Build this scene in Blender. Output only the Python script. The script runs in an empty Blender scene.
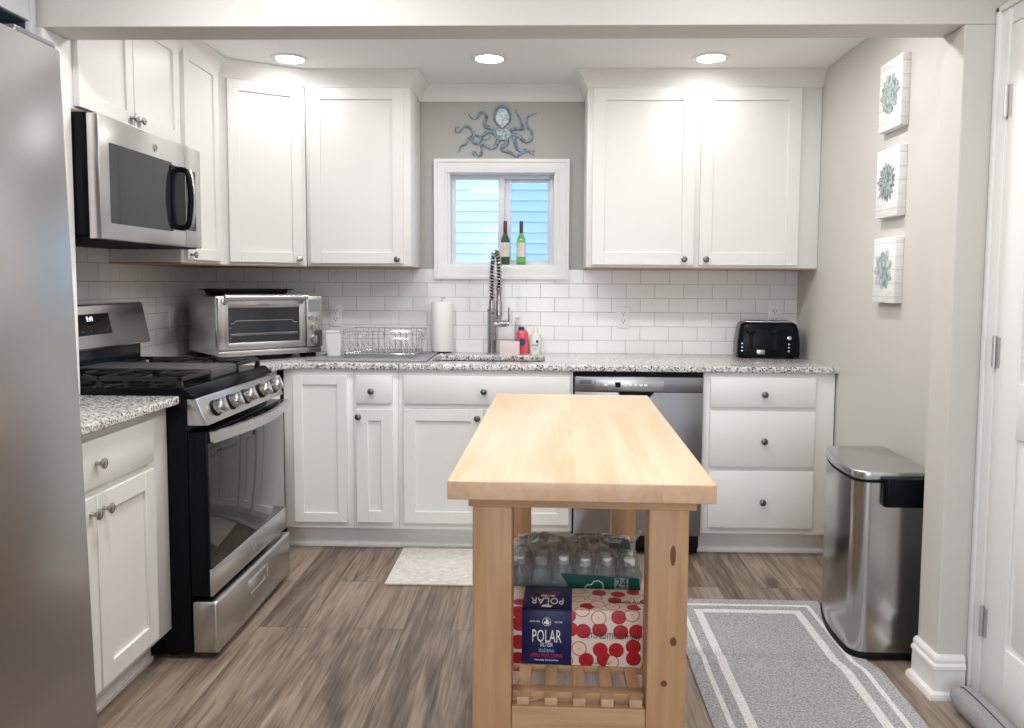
import bpy, bmesh, math, random
from mathutils import Matrix, Vector, noise

random.seed(7)
SC = bpy.context.scene
COL = SC.collection
R = math.radians

# ------------------------------------------------------------------ camera
cam_data = bpy.data.cameras.new('camera')
cam = bpy.data.objects.new('camera', cam_data)
COL.objects.link(cam)
cam_data.sensor_fit = 'HORIZONTAL'
cam_data.sensor_width = 36.0
cam_data.lens = 769.8876 * 36.0 / 1024.0
cam_data.shift_x = (512 - 523.8651) / 1024.0
cam_data.shift_y = (335.5776 - 364) / 1024.0
cam_data.clip_start = 0.02
cr = Vector((0.99963, 0.02753, 0.00580)).normalized()
cf = Vector((-0.02704, 0.99729, -0.06859)).normalized()
cu = cr.cross(cf).normalized()
cr = cf.cross(cu).normalized()
cam.matrix_world = Matrix(((cr.x, cu.x, -cf.x, 0), (cr.y, cu.y, -cf.y, 0), (cr.z, cu.z, -cf.z, 1.2984), (0, 0, 0, 1)))
SC.camera = cam

# ------------------------------------------------------------------ view, world, large lights
SC.view_settings.view_transform = 'Standard'
SC.view_settings.look = 'None'
SC.view_settings.gamma = 1.0
SC.view_settings.use_curve_mapping = False
SC.view_settings.exposure = 0.42
SC.cycles.use_denoising = True
SC.cycles.max_bounces = 10
SC.cycles.diffuse_bounces = 6
SC.cycles.glossy_bounces = 5
SC.cycles.transparent_max_bounces = 24
SC.cycles.transmission_bounces = 8
SC.cycles.caustics_reflective = False
SC.cycles.caustics_refractive = False
SC.cycles.sample_clamp_indirect = 6.0

CAN_STRENGTH = 36.0
DAY_FILL_POWER = 26.0
ROOM_POWER = 15.0
REAR_POWER = 10.0
ROW_POWER = 6.2
SKY = 1.65

world = bpy.data.worlds.new('sky')
SC.world = world
world.use_nodes = True
bg = world.node_tree.nodes['Background']
bg.inputs['Color'].default_value = (0.66, 0.82, 1.0, 1)
bg.inputs['Strength'].default_value = SKY


def area_light(name, loc, rot, sx, sy, power, color):
    l = bpy.data.lights.new(name, 'AREA')
    l.shape = 'RECTANGLE'
    l.size, l.size_y = sx, sy
    l.energy = power
    l.color = color
    o = bpy.data.objects.new(name, l)
    o.location = loc
    o.rotation_euler = rot
    COL.objects.link(o)
    return o


# added cool fill, set at an assumed, unseen opening behind the camera
area_light('rear_opening_fill', (0.0, -3.17, 1.25), (R(90), 0, 0), 1.9, 1.9, DAY_FILL_POWER, (0.93, 0.97, 1.0))
# assumed ceiling lights of the near room, unseen and added as fill
for lx, ly, lp in ((-0.75, 1.70, ROOM_POWER), (0.60, 1.70, ROOM_POWER * 0.5), (-0.75, -0.9, REAR_POWER), (0.75, -0.9, REAR_POWER)):
    area_light('room_fill_light', (lx, ly, 2.42), (0, 0, 0), 0.3, 0.3, lp, (1.0, 0.985, 0.965))


# the kitchen's second row of ceiling lights, hidden from here by the header beam
for lx in (-0.80, -0.05, 0.80):
    l = area_light('kitchen_ceiling_light', (lx, 2.88, 2.343), (0, 0, 0), 0.14, 0.14, ROW_POWER, (1.0, 0.985, 0.965))
    l.data.shape = 'DISK'


# ------------------------------------------------------------------ materials
def new_mat(name):
    m = bpy.data.materials.new(name)
    m.use_nodes = True
    nt = m.node_tree
    return m, nt, nt.nodes['Principled BSDF']


def mat(name, col, rough=0.5, metal=0.0, spec=0.5, emit=None, bump=None, coat=0.0, aniso=0.0, trans=0.0, ior=1.45, alpha=1.0):
    m, nt, p = new_mat(name)
    p.inputs['Base Color'].default_value = (*col, 1)
    p.inputs['Roughness'].default_value = rough
    p.inputs['Metallic'].default_value = metal
    p.inputs['Specular IOR Level'].default_value = spec
    p.inputs['Coat Weight'].default_value = coat
    p.inputs['Anisotropic'].default_value = aniso
    p.inputs['Transmission Weight'].default_value = trans
    p.inputs['IOR'].default_value = ior
    p.inputs['Alpha'].default_value = alpha
    if emit:
        p.inputs['Emission Color'].default_value = (*emit[0], 1)
        p.inputs['Emission Strength'].default_value = emit[1]
    if bump:
        tc = nt.nodes.new('ShaderNodeTexCoord')
        n = nt.nodes.new('ShaderNodeTexNoise')
        n.inputs['Scale'].default_value = bump[0]
        n.inputs['Detail'].default_value = 4
        b = nt.nodes.new('ShaderNodeBump')
        b.inputs['Strength'].default_value = bump[1]
        b.inputs['Distance'].default_value = 0.002
        nt.links.new(tc.outputs['Object'], n.inputs['Vector'])
        nt.links.new(n.outputs['Fac'], b.inputs['Height'])
        nt.links.new(b.outputs['Normal'], p.inputs['Normal'])
    return m


def N(nt, kind, **k):
    n = nt.nodes.new(kind)
    for a, v in k.items():
        setattr(n, a, v)
    return n


def ramp(nt, stops, interp='LINEAR'):
    r = nt.nodes.new('ShaderNodeValToRGB')
    r.color_ramp.interpolation = interp
    e = r.color_ramp.elements
    while len(e) < len(stops):
        e.new(0.5)
    for i, (pos, c) in enumerate(stops):
        e[i].position = pos
        e[i].color = (*c, 1)
    return r


def coords(nt, scale=(1, 1, 1), loc=(0, 0, 0), rot=(0, 0, 0)):
    tc = nt.nodes.new('ShaderNodeTexCoord')
    mp = nt.nodes.new('ShaderNodeMapping')
    mp.inputs['Scale'].default_value = scale
    mp.inputs['Location'].default_value = loc
    mp.inputs['Rotation'].default_value = rot
    nt.links.new(tc.outputs['Object'], mp.inputs['Vector'])
    return mp.outputs['Vector']


def stainless(name, col, rough, axis):
    """brushed steel, the brushing running along one axis"""
    m, nt, p = new_mat(name)
    p.inputs['Metallic'].default_value = 1.0
    p.inputs['Base Color'].default_value = (*col, 1)
    sc = [22, 22, 22]
    sc[axis] = 1.5
    v = coords(nt, scale=sc)
    n = N(nt, 'ShaderNodeTexNoise')
    n.inputs['Scale'].default_value = 1.0
    n.inputs['Detail'].default_value = 2
    nt.links.new(v, n.inputs['Vector'])
    mr = N(nt, 'ShaderNodeMapRange')
    mr.inputs['To Min'].default_value = rough - 0.005
    mr.inputs['To Max'].default_value = rough + 0.006
    nt.links.new(n.outputs['Fac'], mr.inputs['Value'])
    nt.links.new(mr.outputs['Result'], p.inputs['Roughness'])
    return m


def granite_mat():
    m, nt, p = new_mat('granite')
    v = coords(nt)
    n1 = N(nt, 'ShaderNodeTexNoise'); n1.inputs['Scale'].default_value = 95; n1.inputs['Detail'].default_value = 3
    n2 = N(nt, 'ShaderNodeTexVoronoi'); n2.inputs['Scale'].default_value = 175
    n3 = N(nt, 'ShaderNodeTexNoise'); n3.inputs['Scale'].default_value = 38; n3.inputs['Detail'].default_value = 4
    for n in (n1, n2, n3):
        nt.links.new(v, n.inputs['Vector'])
    base = ramp(nt, [(0.28, (0.08, 0.08, 0.09)), (0.40, (0.36, 0.355, 0.35)), (0.49, (0.66, 0.65, 0.63)), (0.66, (0.80, 0.79, 0.77))])
    nt.links.new(n1.outputs['Fac'], base.inputs['Fac'])
    sep = N(nt, 'ShaderNodeSeparateColor')
    nt.links.new(n2.outputs['Color'], sep.inputs['Color'])
    fl = ramp(nt, [(0.0, (1, 1, 1)), (0.09, (1, 1, 1)), (0.10, (0, 0, 0)), (1.0, (0, 0, 0))], 'CONSTANT')
    nt.links.new(sep.outputs['Red'], fl.inputs['Fac'])
    mx = N(nt, 'ShaderNodeMix', data_type='RGBA')
    nt.links.new(fl.outputs['Color'], mx.inputs[0])
    nt.links.new(base.outputs['Color'], mx.inputs[6])
    mx.inputs[7].default_value = (0.035, 0.033, 0.035, 1)
    fl2 = ramp(nt, [(0.0, (0, 0, 0)), (0.84, (0, 0, 0)), (0.85, (1, 1, 1))], 'CONSTANT')
    nt.links.new(sep.outputs['Green'], fl2.inputs['Fac'])
    mx2 = N(nt, 'ShaderNodeMix', data_type='RGBA')
    nt.links.new(fl2.outputs['Color'], mx2.inputs[0])
    nt.links.new(mx.outputs[2], mx2.inputs[6])
    mx2.inputs[7].default_value = (0.33, 0.31, 0.30, 1)
    nt.links.new(mx2.outputs[2], p.inputs['Base Color'])
    p.inputs['Roughness'].default_value = 0.14
    return m


def tile_mat(name, axis, off):
    """white 3 by 6 inch subway tile; axis: which world axis runs along the wall"""
    m, nt, p = new_mat(name)
    tc = N(nt, 'ShaderNodeTexCoord')
    sp = N(nt, 'ShaderNodeSeparateXYZ')
    nt.links.new(tc.outputs['Object'], sp.inputs[0])
    cb = N(nt, 'ShaderNodeCombineXYZ')
    a1 = N(nt, 'ShaderNodeMath', operation='ADD'); a1.inputs[1].default_value = off
    a2 = N(nt, 'ShaderNodeMath', operation='ADD'); a2.inputs[1].default_value = -1.294 + 0.0771 * 21
    nt.links.new(sp.outputs[axis], a1.inputs[0]); nt.links.new(sp.outputs[2], a2.inputs[0])
    nt.links.new(a1.outputs[0], cb.inputs[0]); nt.links.new(a2.outputs[0], cb.inputs[1])
    br = N(nt, 'ShaderNodeTexBrick')
    br.inputs['Scale'].default_value = 1.0
    br.inputs['Brick Width'].default_value = 0.1555
    br.inputs['Row Height'].default_value = 0.0771
    br.inputs['Mortar Size'].default_value = 0.0016
    br.inputs['Mortar Smooth'].default_value = 0.3
    br.inputs['Bias'].default_value = 0.0
    br.inputs['Color1'].default_value = (0.80, 0.80, 0.795, 1)
    br.inputs['Color2'].default_value = (0.84, 0.84, 0.83, 1)
    br.inputs['Mortar'].default_value = (0.46, 0.46, 0.455, 1)
    nt.links.new(cb.outputs[0], br.inputs['Vector'])
    nt.links.new(br.outputs['Color'], p.inputs['Base Color'])
    bp = N(nt, 'ShaderNodeBump', invert=True)
    bp.inputs['Strength'].default_value = 0.6
    bp.inputs['Distance'].default_value = 0.002
    nt.links.new(br.outputs['Fac'], bp.inputs['Height'])
    nt.links.new(bp.outputs['Normal'], p.inputs['Normal'])
    rr = N(nt, 'ShaderNodeMapRange')
    rr.inputs['To Min'].default_value = 0.16
    rr.inputs['To Max'].default_value = 0.7
    nt.links.new(br.outputs['Fac'], rr.inputs['Value'])
    nt.links.new(rr.outputs['Result'], p.inputs['Roughness'])
    return m


def floor_mat():
    m, nt, p = new_mat('plank_floor')
    v = coords(nt, rot=(0, 0, R(90)), loc=(0.35, 3.07, 0))
    br = N(nt, 'ShaderNodeTexBrick')
    br.offset = 0.37
    br.inputs['Scale'].default_value = 1.0
    br.inputs['Brick Width'].default_value = 1.22
    br.inputs['Row Height'].default_value = 0.182
    br.inputs['Mortar Size'].default_value = 0.0011
    br.inputs['Mortar Smooth'].default_value = 0.1
    br.inputs['Color1'].default_value = (0, 0, 0, 1)
    br.inputs['Color2'].default_value = (1, 1, 1, 1)
    br.inputs['Mortar'].default_value = (0.5, 0.5, 0.5, 1)
    nt.links.new(v, br.inputs['Vector'])
    # grain, shifted plank by plank
    tc = N(nt, 'ShaderNodeTexCoord')
    sh = N(nt, 'ShaderNodeVectorMath', operation='MULTIPLY_ADD')
    sh.inputs[1].default_value = (7.3, 3.1, 0)
    nt.links.new(br.outputs['Color'], sh.inputs[0])
    nt.links.new(tc.outputs['Object'], sh.inputs[2])
    m1 = N(nt, 'ShaderNodeMapping'); m1.inputs['Scale'].default_value = (9, 1.1, 1)
    m2 = N(nt, 'ShaderNodeMapping'); m2.inputs['Scale'].default_value = (85, 4.5, 1)
    nt.links.new(sh.outputs[0], m1.inputs['Vector']); nt.links.new(sh.outputs[0], m2.inputs['Vector'])
    n1 = N(nt, 'ShaderNodeTexNoise'); n1.inputs['Scale'].default_value = 1.0; n1.inputs['Detail'].default_value = 6; n1.inputs['Distortion'].default_value = 1.4
    n2 = N(nt, 'ShaderNodeTexNoise'); n2.inputs['Scale'].default_value = 1.0; n2.inputs['Detail'].default_value = 6; n2.inputs['Distortion'].default_value = 0.6
    nt.links.new(m1.outputs[0], n1.inputs['Vector']); nt.links.new(m2.outputs[0], n2.inputs['Vector'])
    ad = N(nt, 'ShaderNodeMath', operation='MULTIPLY_ADD'); ad.inputs[1].default_value = 0.42
    nt.links.new(n2.outputs['Fac'], ad.inputs[0])
    mu = N(nt, 'ShaderNodeMath', operation='MULTIPLY'); mu.inputs[1].default_value = 0.58
    nt.links.new(n1.outputs['Fac'], mu.inputs[0]); nt.links.new(mu.outputs[0], ad.inputs[2])
    ad2 = N(nt, 'ShaderNodeMath', operation='MULTIPLY_ADD'); ad2.inputs[1].default_value = 0.16
    nt.links.new(br.outputs['Color'], ad2.inputs[0]); nt.links.new(ad.outputs[0], ad2.inputs[2])
    rp = ramp(nt, [(0.38, (0.070, 0.047, 0.034)), (0.50, (0.150, 0.108, 0.082)), (0.61, (0.270, 0.208, 0.162)), (0.76, (0.39, 0.315, 0.255))])
    nt.links.new(ad2.outputs[0], rp.inputs['Fac'])
    mx = N(nt, 'ShaderNodeMix', data_type='RGBA')
    nt.links.new(br.outputs['Fac'], mx.inputs[0])
    nt.links.new(rp.outputs['Color'], mx.inputs[6])
    mx.inputs[7].default_value = (0.07, 0.05, 0.04, 1)
    nt.links.new(mx.outputs[2], p.inputs['Base Color'])
    p.inputs['Roughness'].default_value = 0.38
    bp = N(nt, 'ShaderNodeBump'); bp.inputs['Strength'].default_value = 0.12; bp.inputs['Distance'].default_value = 0.002
    nt.links.new(n2.outputs['Fac'], bp.inputs['Height'])
    nt.links.new(bp.outputs['Normal'], p.inputs['Normal'])
    return m


def wood_mat(name, axis, c_dark, c_light, stave=None, rough=0.42):
    """light maple; axis: grain direction; stave: (width, length) for a glued-up top"""
    m, nt, p = new_mat(name)
    sc = [38, 38, 38]
    sc[axis] = 2.6
    tc = N(nt, 'ShaderNodeTexCoord')
    src = tc.outputs['Object']
    br = None
    if stave:
        mp = N(nt, 'ShaderNodeMapping'); mp.inputs['Rotation'].default_value = (0, 0, R(90)); mp.inputs['Location'].default_value = (3.1, 2.03, 0)
        nt.links.new(src, mp.inputs['Vector'])
        br = N(nt, 'ShaderNodeTexBrick'); br.offset = 0.41
        br.inputs['Scale'].default_value = 1
        br.inputs['Brick Width'].default_value = stave[1]
        br.inputs['Row Height'].default_value = stave[0]
        br.inputs['Mortar Size'].default_value = 0.0
        br.inputs['Color1'].default_value = (0, 0, 0, 1)
        br.inputs['Color2'].default_value = (1, 1, 1, 1)
        nt.links.new(mp.outputs[0], br.inputs['Vector'])
        sh = N(nt, 'ShaderNodeVectorMath', operation='MULTIPLY_ADD'); sh.inputs[1].default_value = (3.7, 2.9, 0)
        nt.links.new(br.outputs['Color'], sh.inputs[0]); nt.links.new(src, sh.inputs[2])
        src = sh.outputs[0]
    m1 = N(nt, 'ShaderNodeMapping'); m1.inputs['Scale'].default_value = sc
    nt.links.new(src, m1.inputs['Vector'])
    n = N(nt, 'ShaderNodeTexNoise'); n.inputs['Scale'].default_value = 1; n.inputs['Detail'].default_value = 5; n.inputs['Distortion'].default_value = 0.9
    nt.links.new(m1.outputs[0], n.inputs['Vector'])
    fac = n.outputs['Fac']
    if br:
        a = N(nt, 'ShaderNodeMath', operation='MULTIPLY_ADD'); a.inputs[1].default_value = 0.28
        nt.links.new(br.outputs['Color'], a.inputs[0]); nt.links.new(n.outputs['Fac'], a.inputs[2])
        b = N(nt, 'ShaderNodeMath', operation='SUBTRACT'); b.inputs[1].default_value = 0.12
        nt.links.new(a.outputs[0], b.inputs[0])
        fac = b.outputs[0]
    rp = ramp(nt, [(0.30, c_dark), (0.70, c_light)])
    nt.links.new(fac, rp.inputs['Fac'])
    nt.links.new(rp.outputs['Color'], p.inputs['Base Color'])
    p.inputs['Roughness'].default_value = rough
    return m


def speckle_mat(name, c1, c2, scale, rough=0.95, bump=0.6):
    m, nt, p = new_mat(name)
    v = coords(nt)
    n = N(nt, 'ShaderNodeTexNoise'); n.inputs['Scale'].default_value = scale; n.inputs['Detail'].default_value = 5
    nt.links.new(v, n.inputs['Vector'])
    rp = ramp(nt, [(0.35, c1), (0.65, c2)])
    nt.links.new(n.outputs['Fac'], rp.inputs['Fac'])
    nt.links.new(rp.outputs['Color'], p.inputs['Base Color'])
    p.inputs['Roughness'].default_value = rough
    bp = N(nt, 'ShaderNodeBump'); bp.inputs['Strength'].default_value = bump; bp.inputs['Distance'].default_value = 0.004
    nt.links.new(n.outputs['Fac'], bp.inputs['Height'])
    nt.links.new(bp.outputs['Normal'], p.inputs['Normal'])
    return m


def apple_print_mat():
    """cream cardboard printed with whole red apples and apple slices"""
    m, nt, p = new_mat('apple_print')
    v = coords(nt)
    vo = N(nt, 'ShaderNodeTexVoronoi', voronoi_dimensions='2D'); vo.inputs['Scale'].default_value = 27; vo.inputs['Randomness'].default_value = 0.62
    sp = N(nt, 'ShaderNodeSeparateXYZ'); nt.links.new(v, sp.inputs[0])
    ad = N(nt, 'ShaderNodeMath', operation='ADD'); nt.links.new(sp.outputs[1], ad.inputs[0]); nt.links.new(sp.outputs[2], ad.inputs[1])
    cb = N(nt, 'ShaderNodeCombineXYZ'); nt.links.new(sp.outputs[0], cb.inputs[0]); nt.links.new(ad.outputs[0], cb.inputs[1])
    nt.links.new(cb.outputs[0], vo.inputs['Vector'])
    sep = N(nt, 'ShaderNodeSeparateColor'); nt.links.new(vo.outputs['Color'], sep.inputs['Color'])
    whole = N(nt, 'ShaderNodeMath', operation='GREATER_THAN'); whole.inputs[1].default_value = 0.52
    nt.links.new(sep.outputs['Red'], whole.inputs[0])
    r_whole = ramp(nt, [(0.0, (0.34, 0.008, 0.018)), (0.30, (0.48, 0.014, 0.026)), (0.45, (0.36, 0.008, 0.02)), (0.47, (0.76, 0.65, 0.57))])
    r_slice = ramp(nt, [(0.0, (0.55, 0.25, 0.20)), (0.08, (0.80, 0.60, 0.50)), (0.38, (0.80, 0.64, 0.53)), (0.44, (0.52, 0.05, 0.07)), (0.49, (0.76, 0.65, 0.57))])
    nt.links.new(vo.outputs['Distance'], r_whole.inputs['Fac'])
    nt.links.new(vo.outputs['Distance'], r_slice.inputs['Fac'])
    mx = N(nt, 'ShaderNodeMix', data_type='RGBA')
    nt.links.new(whole.outputs[0], mx.inputs[0])
    nt.links.new(r_slice.outputs['Color'], mx.inputs[6]); nt.links.new(r_whole.outputs['Color'], mx.inputs[7])
    nt.links.new(mx.outputs[2], p.inputs['Base Color'])
    p.inputs['Roughness'].default_value = 0.4
    return m


def clear_plastic(name, tint, gloss, haze, rough=0.06, wrinkle=None):
    """thin clear plastic: mostly see-through, some gloss, a little milkiness"""
    m = bpy.data.materials.new(name)
    m.use_nodes = True
    nt = m.node_tree
    nt.nodes.remove(nt.nodes['Principled BSDF'])
    out = nt.nodes['Material Output']
    t = N(nt, 'ShaderNodeBsdfTransparent'); t.inputs['Color'].default_value = (*tint, 1)
    g = N(nt, 'ShaderNodeBsdfGlossy'); g.inputs['Roughness'].default_value = rough; g.inputs['Color'].default_value = (1, 1, 1, 1)
    d = N(nt, 'ShaderNodeBsdfDiffuse'); d.inputs['Color'].default_value = (0.9, 0.94, 0.93, 1)
    lw = N(nt, 'ShaderNodeLayerWeight'); lw.inputs['Blend'].default_value = gloss
    a = N(nt, 'ShaderNodeMixShader'); a.inputs[0].default_value = haze
    b = N(nt, 'ShaderNodeMixShader')
    nt.links.new(t.outputs[0], a.inputs[1]); nt.links.new(d.outputs[0], a.inputs[2])
    nt.links.new(lw.outputs['Fresnel'], b.inputs[0])
    nt.links.new(a.outputs[0], b.inputs[1]); nt.links.new(g.outputs[0], b.inputs[2])
    nt.links.new(b.outputs[0], out.inputs['Surface'])
    if wrinkle:
        v = coords(nt)
        n = N(nt, 'ShaderNodeTexNoise'); n.inputs['Scale'].default_value = wrinkle; n.inputs['Detail'].default_value = 5; n.inputs['Distortion'].default_value = 2.0
        nt.links.new(v, n.inputs['Vector'])
        bp = N(nt, 'ShaderNodeBump'); bp.inputs['Strength'].default_value = 1.0; bp.inputs['Distance'].default_value = 0.012
        nt.links.new(n.outputs['Fac'], bp.inputs['Height'])
        nt.links.new(bp.outputs['Normal'], g.inputs['Normal']); nt.links.new(bp.outputs['Normal'], lw.inputs['Normal'])
    return m


def glass_pane_mat(name, tint=(0.93, 0.97, 1.0), refl=0.012):
    m = bpy.data.materials.new(name)
    m.use_nodes = True
    nt = m.node_tree
    nt.nodes.remove(nt.nodes['Principled BSDF'])
    out = nt.nodes['Material Output']
    t = N(nt, 'ShaderNodeBsdfTransparent'); t.inputs['Color'].default_value = (*tint, 1)
    g = N(nt, 'ShaderNodeBsdfGlossy'); g.inputs['Roughness'].default_value = 0.02
    a = N(nt, 'ShaderNodeMixShader'); a.inputs[0].default_value = refl
    nt.links.new(t.outputs[0], a.inputs[1]); nt.links.new(g.outputs[0], a.inputs[2])
    nt.links.new(a.outputs[0], out.inputs['Surface'])
    return m


def succulent_canvas_mat(name, seed):
    m, nt, p = new_mat(name)
    v = coords(nt, scale=(1, 1, 1))
    sp = N(nt, 'ShaderNodeSeparateXYZ'); nt.links.new(v, sp.inputs[0])
    md = N(nt, 'ShaderNodeMath', operation='FLOORED_MODULO'); md.inputs[1].default_value = 0.052
    nt.links.new(sp.outputs[2], md.inputs[0])
    ls = N(nt, 'ShaderNodeMath', operation='LESS_THAN'); ls.inputs[1].default_value = 0.002
    nt.links.new(md.outputs[0], ls.inputs[0])
    n = N(nt, 'ShaderNodeTexNoise'); n.inputs['Scale'].default_value = 12 + seed
    mp = N(nt, 'ShaderNodeMapping'); mp.inputs['Scale'].default_value = (1, 1, 9)
    nt.links.new(v, mp.inputs['Vector']); nt.links.new(mp.outputs[0], n.inputs['Vector'])
    rp = ramp(nt, [(0.3, (0.74, 0.74, 0.73)), (0.6, (0.84, 0.84, 0.83))])
    nt.links.new(n.outputs['Fac'], rp.inputs['Fac'])
    mx = N(nt, 'ShaderNodeMix', data_type='RGBA')
    nt.links.new(ls.outputs[0], mx.inputs[0]); nt.links.new(rp.outputs['Color'], mx.inputs[6])
    mx.inputs[7].default_value = (0.52, 0.53, 0.53, 1)
    nt.links.new(mx.outputs[2], p.inputs['Base Color'])
    p.inputs['Roughness'].default_value = 0.7
    return m


M = {}
M['cab'] = mat('white_cabinet_paint', (0.80, 0.797, 0.785), 0.34)
M['trim'] = mat('white_trim_paint', (0.82, 0.82, 0.815), 0.35)
M['wall'] = mat('greige_wall_paint', (0.60, 0.585, 0.555), 0.6, bump=(180, 0.05))
M['wallback'] = mat('grey_wall_paint', (0.42, 0.42, 0.395), 0.6, bump=(180, 0.05))
M['ceil'] = mat('ceiling_paint', (0.87, 0.87, 0.87), 0.8)
M['plywood'] = wood_mat('cabinet_underside', 0, (0.42, 0.22, 0.13), (0.55, 0.32, 0.20))
M['floor'] = floor_mat()
M['granite'] = granite_mat()
M['tile_back'] = tile_mat('subway_tile_back', 0, -0.364 + 0.1555 * 30)
M['tile_left'] = tile_mat('subway_tile_left', 1, 0.05 + 0.1555 * 30)
M['steel_y'] = stainless('brushed_steel_y', (0.60, 0.59, 0.58), 0.27, 1)
M['steel_x'] = stainless('brushed_steel_x', (0.60, 0.60, 0.60), 0.27, 0)
M['steel_z'] = stainless('brushed_steel_z', (0.50, 0.49, 0.48), 0.20, 2)
M['steel_dw'] = stainless('dishwasher_steel', (0.40, 0.41, 0.44), 0.26, 2)
M['fridge'] = stainless('fridge_steel', (0.50, 0.50, 0.505), 0.30, 1)
M['steel_dark'] = stainless('slate_steel', (0.36, 0.37, 0.40), 0.30, 0)
M['nickel'] = mat('brushed_nickel', (0.50, 0.485, 0.47), 0.26, 1.0)
M['knobdark'] = mat('pewter_knob', (0.20, 0.195, 0.19), 0.30, 1.0)
M['chrome'] = mat('chrome', (0.72, 0.72, 0.73), 0.10, 1.0)
M['faucet'] = mat('faucet_nickel', (0.50, 0.50, 0.50), 0.20, 1.0)
M['black'] = mat('black_enamel', (0.004, 0.005, 0.007), 0.20, spec=0.14)
M['blackm'] = mat('black_matte', (0.008, 0.008, 0.009), 0.55, spec=0.18)
M['iron'] = mat('cast_iron', (0.012, 0.012, 0.013), 0.38, bump=(400, 0.2))
M['griddle'] = mat('griddle_iron', (0.075, 0.075, 0.078), 0.55, bump=(300, 0.2))
M['dglass'] = mat('dark_oven_glass', (0.010, 0.011, 0.012), 0.04, coat=0.2)
M['mwglass'] = mat('microwave_glass', (0.018, 0.020, 0.023), 0.04, spec=0.5)
M['navyglass'] = mat('blue_black_enamel', (0.006, 0.012, 0.022), 0.12)
M['display'] = mat('display_light', (0.02, 0.02, 0.02), 0.4, emit=((0.75, 0.88, 1.0), 2.0))
M['lcd'] = mat('grey_green_lcd', (0.22, 0.26, 0.25), 0.25)
M['greyink'] = mat('grey_ink', (0.35, 0.36, 0.37), 0.5)
M['whiteink'] = mat('white_ink', (0.85, 0.85, 0.85), 0.5)
M['blackink'] = mat('black_ink', (0.03, 0.03, 0.03), 0.5)
M['redink'] = mat('red_ink', (0.55, 0.03, 0.10), 0.5)
M['blueink'] = mat('light_blue_ink', (0.25, 0.50, 0.75), 0.5)
M['navy'] = mat('navy_print', (0.012, 0.014, 0.085), 0.32)
M['apple'] = apple_print_mat()
M['maple_top'] = wood_mat('maple_top', 1, (0.70, 0.445, 0.28), (0.79, 0.54, 0.365), stave=(0.043, 0.62), rough=0.3)
M['maple_leg'] = wood_mat('maple_leg', 2, (0.45, 0.245, 0.120), (0.56, 0.335, 0.180), rough=0.45)
M['maple_x'] = wood_mat('maple_rail', 0, (0.46, 0.265, 0.130), (0.60, 0.385, 0.215), rough=0.45)
M['maple_y'] = wood_mat('maple_slat', 1, (0.52, 0.31, 0.165), (0.66, 0.44, 0.26), rough=0.45)
M['knot'] = mat('wood_knot', (0.16, 0.07, 0.03), 0.5)
M['rug'] = speckle_mat('rug_grey_pile', (0.25, 0.255, 0.265), (0.52, 0.525, 0.535), 150)
M['rugwhite'] = speckle_mat('rug_white_pile', (0.62, 0.62, 0.61), (0.86, 0.86, 0.85), 190)
M['mat'] = speckle_mat('cream_mat', (0.60, 0.56, 0.52), (0.74, 0.71, 0.67), 45, bump=0.4)
M['stopper'] = speckle_mat('grey_canvas', (0.25, 0.25, 0.265), (0.36, 0.36, 0.375), 300, bump=0.3)
M['cord'] = mat('dark_grey_piping', (0.07, 0.07, 0.08), 0.8)
M['paper'] = mat('white_paper', (0.86, 0.855, 0.84), 0.9, bump=(120, 0.4))
M['plastic'] = mat('white_plastic', (0.82, 0.82, 0.81), 0.35)
M['drymat'] = speckle_mat('grey_drying_mat', (0.22, 0.23, 0.25), (0.32, 0.33, 0.35), 260, bump=0.3)
M['oct_dark'] = speckle_mat('octopus_blue_metal', (0.05, 0.09, 0.13), (0.24, 0.36, 0.44), 55, rough=0.4, bump=0.2)
M['oct_light'] = speckle_mat('octopus_pale_mottle', (0.20, 0.33, 0.38), (0.80, 0.85, 0.82), 75, rough=0.4, bump=0.3)
M['oct_mid'] = speckle_mat('octopus_mid_mottle', (0.08, 0.15, 0.20), (0.52, 0.62, 0.64), 70, rough=0.4, bump=0.3)
M['vinyl'] = mat('white_vinyl', (0.74, 0.76, 0.80), 0.35)
M['pane'] = glass_pane_mat('window_glass')
M['screen'] = glass_pane_mat('insect_screen', (0.74, 0.84, 0.97), 0.008)
M['siding'] = mat('white_vinyl_siding', (0.84, 0.90, 0.93), 0.6)
M['ground'] = speckle_mat('concrete_ground', (0.30, 0.30, 0.30), (0.42, 0.42, 0.41), 30)
M['emit'] = mat('led_diffuser', (1, 1, 1), 0.5, emit=((1.0, 0.975, 0.945), CAN_STRENGTH))
M['wine_dark'] = mat('dark_green_glass', (0.10, 0.17, 0.06), 0.06, trans=0.6, coat=0.3)
M['wine_light'] = mat('bright_green_glass', (0.36, 0.78, 0.14), 0.06, trans=0.75, coat=0.3)
M['capsule'] = mat('maroon_foil', (0.10, 0.020, 0.035), 0.35)
M['label'] = mat('cream_label', (0.74, 0.70, 0.64), 0.7)
M['pinkp'] = mat('pale_pink_plastic', (0.80, 0.66, 0.64), 0.45)
M['redsoap'] = mat('red_soap', (0.72, 0.10, 0.13), 0.2, coat=0.3)
M['bluecap'] = mat('dark_blue_plastic', (0.012, 0.03, 0.16), 0.3)
M['clear'] = clear_plastic('clear_soap_bottle', (0.93, 0.95, 0.96), 0.18, 0.28)
M['pet'] = clear_plastic('clear_water_bottle', (0.93, 0.96, 0.95), 0.28, 0.32)
M['film'] = clear_plastic('shrink_wrap', (0.96, 0.98, 0.98), 0.40, 0.09, rough=0.10, wrinkle=45)
M['petcap'] = mat('milky_bottle_cap', (0.84, 0.85, 0.85), 0.4)
M['tealband'] = mat('pale_teal_label', (0.30, 0.44, 0.41), 0.4)
M['green'] = mat('dark_green_print', (0.006, 0.075, 0.060), 0.3)
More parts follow.
